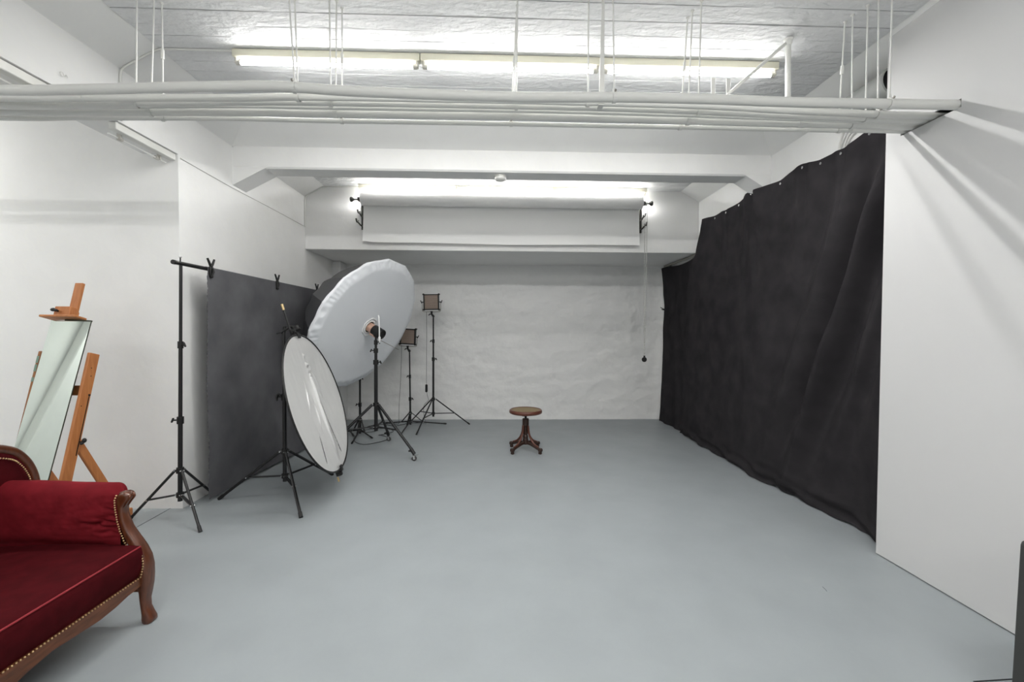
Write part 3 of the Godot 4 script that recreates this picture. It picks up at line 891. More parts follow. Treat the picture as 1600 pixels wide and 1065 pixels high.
# ------------------------------------------------------------------ stands, reflector, umbrella, panels
# legs: the three feet; collar and hub: heights; joints: heights of the clamps on the pole
func stand(label: String, base: Vector3, feet: Array, collar: float, hub: float, top: float, r: float, joints: Array, opt := {}) -> Node3D:
	var t := thing("light_stand" if not opt.has("name") else opt.name, label, "light stand", base, opt.get("group", "tripod stands"))
	var B := Vector3(base.x, 0, base.z)
	var lean: Vector3 = opt.get("lean", Vector3.ZERO)
	var at := func(y: float) -> Vector3: return B + Vector3(0, y, 0) + lean * y
	# telescopic sections, thinner upwards
	var hs := [maxf(hub - 0.05, 0.03)]
	hs.append_array(joints); hs.append(top)
	var rr := r
	for i in hs.size() - 1:
		var q := mb()
		q.cyl(at.call(hs[i]), at.call(hs[i + 1]), rr, rr, 16)
		part("pole_section", q, M.black_metal, t)
		if i < hs.size() - 2:
			q = mb()
			var y: float = hs[i + 1]
			q.cyl(at.call(y - 0.035), at.call(y + 0.02), rr * 1.45, rr * 1.45, 14)
			var s: float = opt.get("knob_side", [1.0, -1.0])[i % 2]
			var kd := Vector3(s, 0, 0.35).normalized()
			q.cyl(at.call(y - 0.005), at.call(y - 0.005) + kd * rr * 2.6, 0.006, 0.006, 8)
			q.box(at.call(y - 0.005) + kd * rr * 3.1, Vector3(0.014, 0.040, 0.014), 0.004, Basis(Vector3.BACK, 0.4 * s))
			part("clamp_joint", q, M.black_plastic, t)
		rr *= 0.84
	var w: float = opt.get("leg_r", 0.011)
	var flat: bool = opt.get("flat", false)
	var q2 := mb()
	q2.cyl(at.call(collar - 0.02), at.call(collar + 0.022), r * 1.7, r * 1.55, 18)
	part("collar", q2, M.black_plastic, t)
	q2 = mb()
	q2.cyl(at.call(hub - 0.018), at.call(hub + 0.018), r * 1.6, r * 1.6, 18)
	part("hub", q2, M.black_plastic, t)
	var ci := 0
	for f in feet:
		var dir: Vector3 = (Vector3(f.x, 0, f.z) - B).normalized()
		var foot: Vector3 = Vector3(f.x, f.y, f.z)
		if opt.has("casters"): foot.y = 0.088
		var a: Vector3 = at.call(collar) + dir * (r * 1.7 + 0.008)
		var h: Vector3 = at.call(hub) + dir * r * 1.5
		var side := dir.cross(Vector3.UP)
		if flat:
			a = at.call(hub) + dir * r * 1.5
			h = at.call(collar) + dir * (r * 1.7)
		q2 = mb()
		q2.cyl(a, foot + Vector3(0, w, 0), w, w, 10)
		var leg := part("leg", q2, M.black_metal, t)
		q2 = mb()
		var back := (a - foot).normalized()
		if not opt.has("casters"):
			q2.cyl(foot + Vector3(0, w, 0) - back * 0.012, foot + Vector3(0, w, 0) + back * 0.035, w * 1.25, w * 1.25, 10)
			part("rubber_tip", q2, M.black_plastic, leg)
		var frac: float = opt.get("brace_at", 0.56)
		var m: Vector3 = a.lerp(foot + Vector3(0, w, 0), frac)
		for s in [-1.0, 1.0]:
			q2 = mb()
			q2.cyl(h + side * s * w * 0.6, m + side * s * w * 0.6, 0.0062, 0.0062, 8)
			part("brace", q2, M.black_metal, t)
		q2 = mb()
		for p in [a, m, h]:
			q2.cyl(p - side * w * 1.5, p + side * w * 1.5, 0.006, 0.006, 8)
		part("rivet", q2, M.chrome, leg)
		if opt.has("casters"):
			foot.y = 0.0
			var c0 := foot + Vector3(0, 0.085, 0)
			q2 = mb()
			q2.cyl(foot + Vector3(0, 0.10, 0) + back * 0.05, foot + Vector3(0, 0.094, 0) - back * 0.022, 0.021, 0.021, 12)
			q2.box(foot + Vector3(0, 0.10, 0) + back * 0.02 + Vector3(-0.028, 0, 0.010), Vector3(0.03, 0.018, 0.018), 0.004)
			part("caster_socket", q2, M.black_plastic, leg)
			q2 = mb()
			var wc := foot + Vector3(0.012, 0.029, 0.006)
			q2.box(c0 + Vector3(0.006, -0.022, 0), Vector3(0.034, 0.006, 0.034), 0.002)
			for s in [-1.0, 1.0]:
				q2.box(c0 + Vector3(0.010, -0.042, s * 0.016 + 0.004), Vector3(0.022, 0.045, 0.003), 0.0, Basis(Vector3.BACK, 0.15))
			q2.box(c0 + Vector3(0.036, -0.018, 0.004), Vector3(0.044, 0.004, 0.026), 0.001, Basis(Vector3.BACK, 0.2))
			part("caster_fork", q2, M.chrome, leg)
			q2 = mb()
			q2.lathe([Vector2(0.0, -0.011), Vector2(0.024, -0.011), Vector2(0.029, -0.007), Vector2(0.029, 0.007), Vector2(0.024, 0.011), Vector2(0.0, 0.011)], wc, 20, Basis(Vector3.RIGHT, PI / 2))
			part("caster_wheel", q2, M.rubber, leg)
		ci += 1
	return t


func cable(label: String, pts: Array, r: float, m: Material, n := 60) -> MeshInstance3D:
	org = pts[0]
	var q := mb()
	q.tube(spline(pts, n), r, 6)
	return solo("power_cable", q, m, label, "cable", pts[0], "cables")


func left_gear() -> void:
	# ---- backdrop stand, crossbar, cloth, clamps
	stand("black backdrop stand at the near end of the grey cloth, beside the pillar corner", Vector3(-2.52, 0, -3.50), [Vector3(-2.205, 0.0, -3.262), Vector3(-2.876, 0.0, -3.450), Vector3(-2.552, 0.0, -3.97)], 0.385, 0.19, 2.012, 0.0165, [0.79, 1.385], {"name": "backdrop_stand", "lean": Vector3(0.014, 0, -0.002), "knob_side": [-1.0, 1.0], "leg_r": 0.0105, "brace_at": 0.60, "group": "backdrop stands"})
	stand("black backdrop stand at the far end of the grey cloth, hidden behind the big umbrella", Vector3(-2.385, 0, -6.28), [Vector3(-2.04, 0.0, -6.18), Vector3(-2.59, 0.0, -6.02), Vector3(-2.56, 0.0, -6.56)], 0.385, 0.19, 2.005, 0.0165, [0.79, 1.385], {"name": "backdrop_stand", "group": "backdrop stands", "leg_r": 0.0105})
	var b0 := Vector3(-2.492, 2.015, -3.44)
	var b1 := Vector3(-2.385, 2.008, -6.30)
	var t := thing("crossbar", "black crossbar carrying the grey backdrop between its stands", "crossbar", (b0 + b1) * 0.5)
	var q := mb()
	q.cyl(b0, b1, 0.0155, 0.0155, 14)
	part("tube", q, M.black_metal, t)
	q = mb()
	q.cyl(b0 + Vector3(0, 0, 0.02), b0, 0.018, 0.018, 12)
	q.cyl(b0.lerp(b1, 0.02) + Vector3(0, 0.015, 0), b0.lerp(b1, 0.02) + Vector3(0, 0.045, 0), 0.005, 0.005, 8)
	part("end_cap", q, M.black_plastic, t)
	q = mb()
	q.cyl(b0.lerp(b1, 0.02) + Vector3(0, 0.045, 0), b0.lerp(b1, 0.02) + Vector3(0, 0.052, 0), 0.010, 0.010, 8)
	part("wing_nut", q, M.chrome, t)
	var nz := FastNoiseLite.new()
	nz.seed = 77; nz.frequency = 1.1; nz.fractal_octaves = 3
	var bx := func(z: float) -> float: return lerpf(b0.x, b1.x, (z - b0.z) / (b1.z - b0.z))
	var cloth := func(u: float, v: float) -> Vector3:
		var y := lerpf(2.022, 0.028, v)
		var zr := 0.012 * nz.get_noise_2d(y * 9.0, 3.0) + 0.006 * nz.get_noise_2d(y * 40.0, 8.0)
		var z := lerpf(-3.775, -6.2, u)
		var edge := exp(-u * 40.0)
		z += zr * edge - 0.04 * v * edge
		if v > 0.0: y += 0.006 * nz.get_noise_2d(z * 14.0, 40.0) * v
		var fwd: float = 0.018 + 0.035 * smoothstep(0.75, 1.0, v) * u + 0.012 * sin(z * 3.0) * v + nz.get_noise_2d(z * 0.7, y * 0.7) * 0.025 * v
		fwd -= 0.052 * v * (1.0 - u)
		return Vector3(bx.call(z) + fwd, y, z)
	t = thing("grey_backdrop", "mottled dark grey cloth backdrop with frayed edges clamped to the crossbar", "backdrop", Vector3(-2.45, 0, -5.0))
	q = mb()
	q.grid(100, 160, func(u: float, v: float) -> Vector3: return cloth.call(u, v))
	q.grid(100, 160, func(u: float, v: float) -> Vector3: return cloth.call(u, v) - Vector3(0.0015, 0, 0), true, 2)
	q.tube(range(161).map(func(i: int) -> Vector3: return cloth.call(0.0, i / 160.0)), 0.0022, 5)
	part("cloth", q, M.backdrop, t)
	q = mb()
	q.grid(60, 6, func(u: float, v: float) -> Vector3:
		var z := lerpf(-3.775, -6.2, u)
		var a := lerpf(-0.2, PI, v)
		return Vector3(bx.call(z) + cos(a) * 0.0178, lerpf(2.015, 2.008, u) + sin(a) * 0.0178, z))
	part("folded_top", q, M.backdrop, t)
	for i in 3:
		var z: float = [-3.805, -4.84, -5.79][i]
		var c := Vector3(bx.call(z) + 0.014, 2.012, z)
		t = thing("spring_clamp", ["black spring clamp at the near corner of the grey backdrop", "black spring clamp midway along the grey backdrop's top", "black spring clamp on the backdrop top next to the big umbrella"][i], "clamp", c, "spring clamps on the backdrop")
		for s in [-1.0, 1.0]:
			q = mb()
			q.tube([c + Vector3(0.012, -0.06, s * 0.006), c + Vector3(0.016, -0.02, s * 0.020), c + Vector3(0.012, 0.018, s * 0.012)], [0.008, 0.011, 0.011], 8)
			q.tube([c + Vector3(0.012, 0.012, s * 0.004), c + Vector3(0.012, 0.050, -s * 0.022), c + Vector3(0.010, 0.088, -s * 0.044)], [0.012, 0.010, 0.0085], 8)
			q.box(c + Vector3(0.012, -0.062, s * 0.008), Vector3(0.024, 0.016, 0.012), 0.003)
			part("jaw", q, M.black_plastic, t)
		q = mb()
		q.cyl(c + Vector3(-0.004, 0.012, 0), c + Vector3(0.030, 0.012, 0), 0.006, 0.006, 10)
		part("pivot_pin", q, M.chrome, t)
	# ---- reflector stand with arm
	var rs := stand("black tripod stand holding the oval reflector, in front of the grey backdrop", Vector3(-1.913, 0, -3.942), [Vector3(-2.452, 0.0, -3.885), Vector3(-1.573, 0.0, -3.494), Vector3(-1.714, 0.0, -4.515)], 0.41, 0.19, 1.47, 0.0175, [0.905], {"leg_r": 0.0125, "knob_side": [-1.0, 1.0]})
	q = mb()
	q.cyl(Vector3(-1.913, 1.46, -3.942), Vector3(-1.905, 1.53, -3.942), 0.014, 0.014, 12)
	q.tube(spline([Vector3(-1.935, 1.475, -3.93), Vector3(-1.90, 1.50, -3.94), Vector3(-1.86, 1.525, -3.95), Vector3(-1.81, 1.525, -3.955)], 12), 0.013, 10)
	q.box(Vector3(-1.945, 1.473, -3.925), Vector3(0.05, 0.014, 0.014), 0.003, Basis(Vector3.BACK, 0.3))
	part("arm", q, M.black_metal, rs)
	q = mb()
	q.box(Vector3(-1.808, 1.515, -3.95), Vector3(0.055, 0.05, 0.045), 0.01, Basis(Vector3.BACK, 0.3))
	q.cyl(Vector3(-1.80, 1.50, -3.93), Vector3(-1.75, 1.515, -3.915), 0.010, 0.010, 8)
	part("arm_clamp", q, M.black_plastic, rs)
	q = mb()
	q.tube(spline([Vector3(-1.925, 0.90, -3.92), Vector3(-1.95, 0.93, -3.91), Vector3(-1.965, 0.90, -3.91), Vector3(-1.96, 0.87, -3.91)], 12), 0.008, 8)
	part("hook_knob", q, M.black_plastic, rs)
	# reflector disc
	var n := Vector3(0.955, 0.289, -0.074).normalized()
	var c3 := Vector3(-1.61, 0.849, -3.95)
	var up := (Vector3.UP - n * n.y).normalized()
	var rt := up.cross(n).normalized()
	var bas := Basis(rt, up, n)
	var R := 0.632
	t = thing("reflector", "round silver-white studio reflector with creases, seen nearly edge-on as an oval", "reflector", c3)
	var nr := FastNoiseLite.new()
	nr.seed = 5; nr.frequency = 1.0; nr.fractal_octaves = 3
	var rel := func(u: float, v: float) -> Vector3:
		var a := u * TAU
		var r := R * v
		var p := Vector2(cos(a) * r, sin(a) * r)
		# creases running from the top clip downwards
		var d := p - Vector2(0.0, R)
		var ang := atan2(d.x, -d.y)
		var len := d.length()
		var h := 0.0
		for k in [[0.045, 0.010, 0.011, 0.05, 1.25], [-0.10, 0.010, 0.006, 0.5, 0.95], [0.17, 0.010, -0.007, 0.45, 1.2], [0.29, 0.011, 0.006, 0.2, 0.7], [-0.20, 0.010, -0.006, 0.8, 1.2], [0.115, 0.009, 0.006, 0.8, 1.25], [0.235, 0.009, 0.005, 0.9, 1.2], [-0.31, 0.010, 0.006, 0.35, 0.75]]:
			var wob: float = 0.008 * sin(len * 7.0 + k[0] * 40.0)
			h += 2.4 * k[2] * exp(-pow((ang + wob - k[0]) / k[1], 2.0)) * smoothstep(k[3], k[3] + 0.25, len) * smoothstep(k[4] + 0.05, k[4] - 0.2, len) * smoothstep(1.0, 0.86, v)
		h += nr.get_noise_2d(p.x * 7.0 + p.y, p.y * 2.0) * 0.002 * smoothstep(1.0, 0.8, v)
		h += -0.02 * (1.0 - v * v)
		return c3 + bas * Vector3(p.x, p.y, h)
	q = mb()
	q.grid(320, 130, func(u: float, v: float) -> Vector3: return rel.call(u, v), true)
	part("silver_face", q, M.silver, t)
	q = mb()
	q.grid(60, 6, func(u: float, v: float) -> Vector3: return c3 + bas * Vector3(cos(u * TAU) * R * v, sin(u * TAU) * R * v, -0.024 * (1.0 - v * v) - 0.003))
	part("back_cloth", q, M.umbrella_black, t)
	q = mb()
	var ring := []
	for i in 73:
		ring.append(c3 + bas * Vector3(cos(TAU * i / 72.0) * R, sin(TAU * i / 72.0) * R, 0))
	q.tube(ring, 0.008, 8, false)
	part("rim", q, M.black_plastic, t)
	# telescopic holder bar behind it
	t = thing("reflector_bar", "black telescopic holder bar with brass ends clipped to the reflector's top and bottom", "holder bar", c3 - n * 0.05)
	var ba := c3 + bas * Vector3(0.0, 0.93, -0.045)
	var bb := c3 + bas * Vector3(0.0, -0.74, -0.045)
	q = mb()
	q.cyl(ba.lerp(bb, 0.03), ba.lerp(bb, 0.55), 0.009, 0.009, 12)
	q.cyl(ba.lerp(bb, 0.55), ba.lerp(bb, 0.97), 0.0075, 0.0075, 12)
	part("bar", q, M.black_metal, t)
	q = mb()
	q.cyl(ba, ba.lerp(bb, 0.032), 0.011, 0.011, 10)
	q.cyl(bb, bb.lerp(ba, 0.025), 0.009, 0.009, 10)
	part("brass_tip", q, M.brass, t)
	for s in [1.0, -1.0]:
		q = mb()
		var cc := c3 + bas * Vector3(0.0, s * (R + 0.004), 0.0)
		q.box(cc + bas * Vector3(0, -s * 0.010, 0.012), Vector3(0.045, 0.055, 0.012), 0.003, bas)
		q.box(cc + bas * Vector3(0, -s * 0.010, -0.014), Vector3(0.045, 0.055, 0.012), 0.003, bas)
		q.box(cc + bas * Vector3(0, s * 0.035, -0.02), Vector3(0.035, 0.04, 0.05), 0.006, bas)
		q.cyl(cc + bas * Vector3(-0.05, s * 0.03, -0.02), cc + bas * Vector3(0.06, s * 0.035, -0.02), 0.007, 0.007, 8)
		part("edge_clip", q, M.black_plastic, t)
	# ---- big rolling stand
	stand("heavy black stand on casters holding the flash and the big umbrella", Vector3(-1.482, 0, -5.309), [Vector3(-1.491, 0.0, -5.915), Vector3(-0.975, 0.0, -5.012), Vector3(-2.005, 0.0, -5.03)], 0.60, 0.33, 1.49, 0.0215, [1.12, 1.26, 1.36], {"leg_r": 0.0165, "casters": true, "knob_side": [1.0, -1.0], "brace_at": 0.55})
	# ---- flash head
	var un := Vector3(0.826, -0.458, 0.329).normalized()
	var uc := Vector3(-1.611, 1.556, -5.40)
	var ux := Vector3.UP.cross(un).normalized()
	var uy := un.cross(ux).normalized()
	var ub := Basis(ux, uy, un)
	var lathe_b := Basis(ux, un, -uy)       # lathe axis along the umbrella axis
	t = thing("studio_flash", "black and copper studio flash head poking out of the umbrella's white diffuser", "studio flash", uc + un * 0.15)
	q = mb()
	q.lathe([Vector2(0.0, 0.105), Vector2(0.056, 0.105), Vector2(0.064, 0.112), Vector2(0.064, 0.235), Vector2(0.060, 0.25), Vector2(0.052, 0.252), Vector2(0.048, 0.238), Vector2(0.0, 0.238)], uc, 28, lathe_b)
	part("housing", q, M.black_plastic, t)
	q = mb()
	q.lathe([Vector2(0.0, 0.03), Vector2(0.058, 0.03), Vector2(0.058, 0.106), Vector2(0.0, 0.106)], uc, 28, lathe_b)
	q.box(uc + un * 0.15 + ub * Vector3(-0.030, -0.052, 0), Vector3(0.03, 0.03, 0.10), 0.004, ub)
	part("copper_body", q, M.bronze, t)
	q = mb()
	q.cyl(uc + un * 0.12 + Vector3(0.0, -0.06, 0), Vector3(-1.482, 1.44, -5.309), 0.026, 0.026, 14)
	q.box(Vector3(-1.482, 1.475, -5.309), Vector3(0.05, 0.09, 0.045), 0.008)
	q.cyl(Vector3(-1.482, 1.47, -5.309), Vector3(-1.41, 1.43, -5.28), 0.008, 0.008, 8)
	part("tilt_bracket", q, M.black_plastic, t)
	q = mb()
	q.cyl(uc + un * 0.20 + ub * Vector3(0, -0.075, 0), uc + un * 0.52 + ub * Vector3(0.02, -0.055, 0), 0.004, 0.004, 8)
	part("umbrella_shaft", q, M.steel, t)
	# ---- parabolic umbrella
	t = thing("umbrella", "huge black parabolic umbrella with a white diffuser cover facing the stool", "umbrella", uc)
	var UR := 0.871
	var UD := 0.74
	var seg := 16
	var rimp := func(k: float) -> Vector3: return Vector3(cos(TAU * k / seg + 0.1), sin(TAU * k / seg + 0.1), 0)
	for k in seg:
		q = mb()
		q.grid(4, 12, func(u: float, v: float) -> Vector3:
			var r := UR * (1.0 - v * 0.985)
			var z := -UD * (1.0 - pow(r / UR, 2.0)) - 0.005
			var dir: Vector3 = rimp.call(k).lerp(rimp.call(k + 1.0), u)
			var sag := -0.018 * sin(u * PI) * sin((1.0 - v) * PI * 0.5)
			return uc + ub * (dir * r + Vector3(0, 0, z) - dir * sag * -1.0), true)
		part("panel", q, M.umbrella_black, t)
	for k in seg:
		q = mb()
		var pts := []
		for i in 9:
			var r := UR * (0.965 - 0.115 * i)
			pts.append(uc + ub * (rimp.call(float(k)) * (r - 0.014) + Vector3(0, 0, -UD * (1.0 - pow(r / UR, 2.0)) + 0.02)))
		q.tube(pts, 0.004, 6)
		part("rib", q, M.black_metal, t)
	q = mb()
	q.cyl(uc - un * (UD + 0.06), uc - un * 0.02, 0.008, 0.008, 10)
	q.cyl(uc - un * (UD + 0.05), uc - un * (UD - 0.03), 0.02, 0.02, 12)
	part("shaft", q, M.black_metal, t)
	var nd := FastNoiseLite.new()
	nd.seed = 15; nd.frequency = 1.2; nd.fractal_octaves = 3
	q = mb()
	q.grid(480, 40, func(u: float, v: float) -> Vector3:
		var kk := u * seg
		var k0 := floorf(kk)
		var chord: Vector3 = rimp.call(k0).lerp(rimp.call(k0 + 1.0), kk - k0)
		var dir := chord
		var band := 0.10
		var r := 0.0
		var z := 0.0
		if v < band:                      # elastic edge wrapped behind the rim
			var s := v / band
			r = UR * lerpf(1.0, 1.006, s)
			z = lerpf(-0.030, 0.0, s)
			z += 0.003 * sin(u * 190.0) * (1.0 - s)
			r += 0.001 * sin(u * 230.0 + 2.0 * sin(u * 60.0)) * sin(s * PI)
		else:
			var s := (v - band) / (1.0 - band)
			r = lerpf(UR * 1.004, 0.075, s)
			z = 0.034 * smoothstep(0.0, 0.14, s)
			z += (0.0042 * sin(u * 430.0 + 5.0 * sin(u * 47.0) + s * 26.0) + 0.0022 * sin(u * 250.0 - s * 40.0)) * smoothstep(0.0, 0.02, s) * smoothstep(0.13, 0.07, s)
			z += 0.003 * nd.get_noise_2d(cos(TAU * u) * r * 2.0, sin(TAU * u) * r * 2.0)
			z += 0.0015 * sin(u * 120.0) * smoothstep(0.90, 1.0, s)
			dir = chord.lerp(Vector3(cos(TAU * u + 0.1), sin(TAU * u + 0.1), 0), s)
		return uc + ub * (dir * r + Vector3(0, 0, z)), true)
	var df := part("diffuser", q, M.diffuser, t, "white diffuser cover")
	q = mb()
	var rg := []
	for i in 33:
		rg.append(uc + ub * (Vector3(cos(TAU * i / 32.0), sin(TAU * i / 32.0), 0) * (0.080 + 0.003 * sin(i * 3.0)) + Vector3(0, 0, 0.038)))
	q.tube(rg, 0.010, 8, false)
	var rg2 := []
	for i in 33:
		rg2.append(uc + ub * (Vector3(cos(TAU * i / 32.0), sin(TAU * i / 32.0), 0) * (0.115 + 0.004 * sin(i * 5.0)) + Vector3(0, 0, 0.042)))
	q.tube(rg2, 0.006, 8, false)
	part("elastic_ring", q, M.paper, df)
	q = mb()
	q.tube(spline([Vector3(-1.444, 1.675, -5.29), Vector3(-1.432, 1.64, -5.26), Vector3(-1.420, 1.53, -5.235), Vector3(-1.419, 1.43, -5.235), Vector3(-1.420, 1.35, -5.24)], 16), 0.007, 6)
	q.tube([Vector3(-1.420, 1.42, -5.24), Vector3(-1.416, 1.375, -5.235)], 0.014, 8)
	part("draw_cord", q, M.paper, df)
	# ---- small stand behind the umbrella
	stand("slim black stand mostly hidden behind the big umbrella, by the left wall", Vector3(-1.955, 0, -6.2), [Vector3(-1.748, 0.0, -6.06), Vector3(-1.928, 0.0, -5.775), Vector3(-2.27, 0.0, -6.42)], 0.235, 0.085, 1.25, 0.0155, [0.454, 0.826], {"flat": true, "leg_r": 0.0095, "brace_at": 0.35, "knob_side": [-1.0, 1.0]})
	# ---- LED panels
	stand("tall black stand carrying the upper panel light, rightmost of the stands", Vector3(-1.012, 0, -6.80), [Vector3(-0.464, 0.0, -6.945), Vector3(-1.172, 0.0, -6.262), Vector3(-1.43, 0.0, -7.19)], 0.433, 0.207, 1.74, 0.016, [1.062, 1.341], {"leg_r": 0.0100, "brace_at": 0.56})
	stand("low black stand with flat legs carrying the lower panel light", Vector3(-1.355, 0, -6.746), [Vector3(-0.84, 0.0, -6.965), Vector3(-1.395, 0.0, -6.225), Vector3(-1.80, 0.0, -7.03)], 0.222, 0.093, 1.195, 0.0145, [0.45, 0.797], {"flat": true, "leg_r": 0.0100, "brace_at": 0.33, "lean": Vector3(-0.012, 0, 0)})
	led_panel(Vector3(-1.043, 1.94, -6.80), Vector3(-1.012, 1.74, -6.80), 0.0, 0.02, "upper square panel light, unlit, on the tall stand in front of the back wall")
	led_panel(Vector3(-1.392, 1.405, -6.75), Vector3(-1.37, 1.195, -6.75), -0.10, -0.05, "lower square panel light, unlit, partly hidden behind the umbrella")
	# ---- cables
	var c1 := cable("thin black cable with an inline adapter hanging from the upper panel light", [Vector3(-1.122, 1.79, -6.83), Vector3(-1.122, 1.4, -6.85), Vector3(-1.127, 0.9, -6.85), Vector3(-1.127, 0.66, -6.85), Vector3(-1.12, 0.50, -6.86), Vector3(-1.10, 0.40, -6.87), Vector3(-1.17, 0.32, -6.88), Vector3(-1.17, 0.15, -6.88), Vector3(-1.14, 0.03, -6.88), Vector3(-1.20, 0.006, -7.0), Vector3(-1.5, 0.006, -7.1)], 0.0028, M.black_plastic, 90)
	q = mb()
	org = c1.position
	q = mb()
	q.box(Vector3(-1.127, 0.593, -6.85), Vector3(0.036, 0.125, 0.028), 0.010)
	part("adapter", q, M.black_plastic, c1)
	cable("thin black cable hanging straight from the lower panel light to the floor", [Vector3(-1.50, 1.27, -6.78), Vector3(-1.505, 1.1, -6.80), Vector3(-1.53, 0.7, -6.85), Vector3(-1.565, 0.3, -6.9), Vector3(-1.575, 0.05, -6.92), Vector3(-1.60, 0.006, -6.97), Vector3(-1.75, 0.006, -7.0)], 0.0028, M.black_plastic)
	cable("black cable snaking over the floor between the stand feet by the back wall", [Vector3(-1.20, 0.005, -7.12), Vector3(-1.45, 0.005, -7.02), Vector3(-1.62, 0.005, -6.82), Vector3(-1.85, 0.005, -6.95), Vector3(-2.02, 0.005, -6.75), Vector3(-1.80, 0.005, -6.55), Vector3(-1.95, 0.005, -6.40), Vector3(-2.15, 0.005, -6.60), Vector3(-2.25, 0.005, -6.95)], 0.004, M.black_plastic, 120)
	cable("looped black cable lying at the foot of the caster stand", [Vector3(-1.70, 0.005, -6.25), Vector3(-1.50, 0.005, -6.02), Vector3(-1.74, 0.005, -5.72), Vector3(-1.98, 0.005, -6.0), Vector3(-2.0, 0.005, -6.55), Vector3(-1.72, 0.005, -6.66), Vector3(-1.55, 0.005, -6.45), Vector3(-1.70, 0.005, -6.22)], 0.004, M.black_plastic, 120)


func led_panel(c: Vector3, top: Vector3, yaw: float, roll: float, label: String) -> void:
	var t := thing("panel_light", label, "panel light", c, "panel lights")
	var b := Basis(Vector3.UP, yaw) * Basis(Vector3.BACK, roll) * Basis(Vector3.RIGHT, 0.02)
	var q := mb()
	var hw := 0.121
	for s in [-1.0, 1.0]:
		q.box(c + b * Vector3(s * (hw - 0.009), 0, 0), Vector3(0.018, hw * 2.0 + 0.008, 0.055), 0.003, b)
		q.box(c + b * Vector3(0, s * (hw - 0.008), 0), Vector3(hw * 2.0 + 0.006, 0.016, 0.055), 0.003, b)
		for s2 in [-1.0, 1.0]:
			q.box(c + b * Vector3(s * (hw - 0.002), s2 * (hw - 0.002), 0), Vector3(0.026, 0.026, 0.058), 0.006, b)
	q.box(c + b * Vector3(0, 0, -0.02), Vector3(hw * 2.0 - 0.02, hw * 2.0 - 0.02, 0.012), 0.0, b)
	part("frame", q, M.black_plastic, t)
	q = mb()
	q.box(c + b * Vector3(0, 0, -0.008), Vector3(hw * 2.0 - 0.03, hw * 2.0 - 0.03, 0.006), 0.0, b)
	part("lamp_board", q, M.led_dark, t)
	q = mb()
	for i in 14:
		var y := lerpf(-hw + 0.023, hw - 0.023, i / 13.0)
		q.box(c + b * Vector3(0, y, 0.010), Vector3(hw * 2.0 - 0.036, 0.0118, 0.012), 0.003, b)
	stuff(part("louver", q, M.louver, t, "brownish rows of lamp strips"))
	q = mb()
	var y0 := -hw - 0.028
	q.tube(spline([c + b * Vector3(-hw - 0.022, 0.0, 0), c + b * Vector3(-hw - 0.022, -0.07, 0), c + b * Vector3(-hw - 0.016, y0 + 0.012, 0), c + b * Vector3(-hw + 0.015, y0, 0), c + b * Vector3(0, y0, 0), c + b * Vector3(hw - 0.015, y0, 0), c + b * Vector3(hw + 0.016, y0 + 0.012, 0), c + b * Vector3(hw + 0.022, -0.07, 0), c + b * Vector3(hw + 0.022, 0.0, 0)], 40), 0.0055, 8)
	part("yoke", q, M.steel, t)
	for s in [-1.0, 1.0]:
		q = mb()
		q.cyl(c + b * Vector3(s * hw, 0, 0), c + b * Vector3(s * (hw + 0.038), 0, 0), 0.008, 0.008, 10)
		q.box(c + b * Vector3(s * (hw + 0.036), 0.004, 0), Vector3(0.012, 0.052, 0.014), 0.004, b * Basis(Vector3.BACK, s * -0.4))
		part("tilt_knob", q, M.black_plastic, t)
	q = mb()
	var lo := c + b * Vector3(0, y0, 0)
	q.cyl(lo + Vector3(0, 0.008, 0), lo - Vector3(0, 0.022, 0), 0.020, 0.016, 12)
	q.ball(lo - Vector3(0.0, 0.034, 0), 0.017, 10)
	q.cyl(lo - Vector3(0, 0.036, 0), top - Vector3(0, 0.02, 0), 0.014, 0.017, 12)
	q.cyl(lo - Vector3(0, 0.034, 0), lo - Vector3(0.034, 0.044, 0), 0.006, 0.006, 8)
	q.box(lo - Vector3(0.036, 0.045, 0), Vector3(0.012, 0.034, 0.012), 0.003, Basis(Vector3.BACK, -0.6))
	q.box(lo + Vector3(0.036, -0.066, 0), Vector3(0.012, 0.034, 0.012), 0.003, Basis(Vector3.BACK, 0.5))
	part("ball_mount", q, M.black_plastic, t)


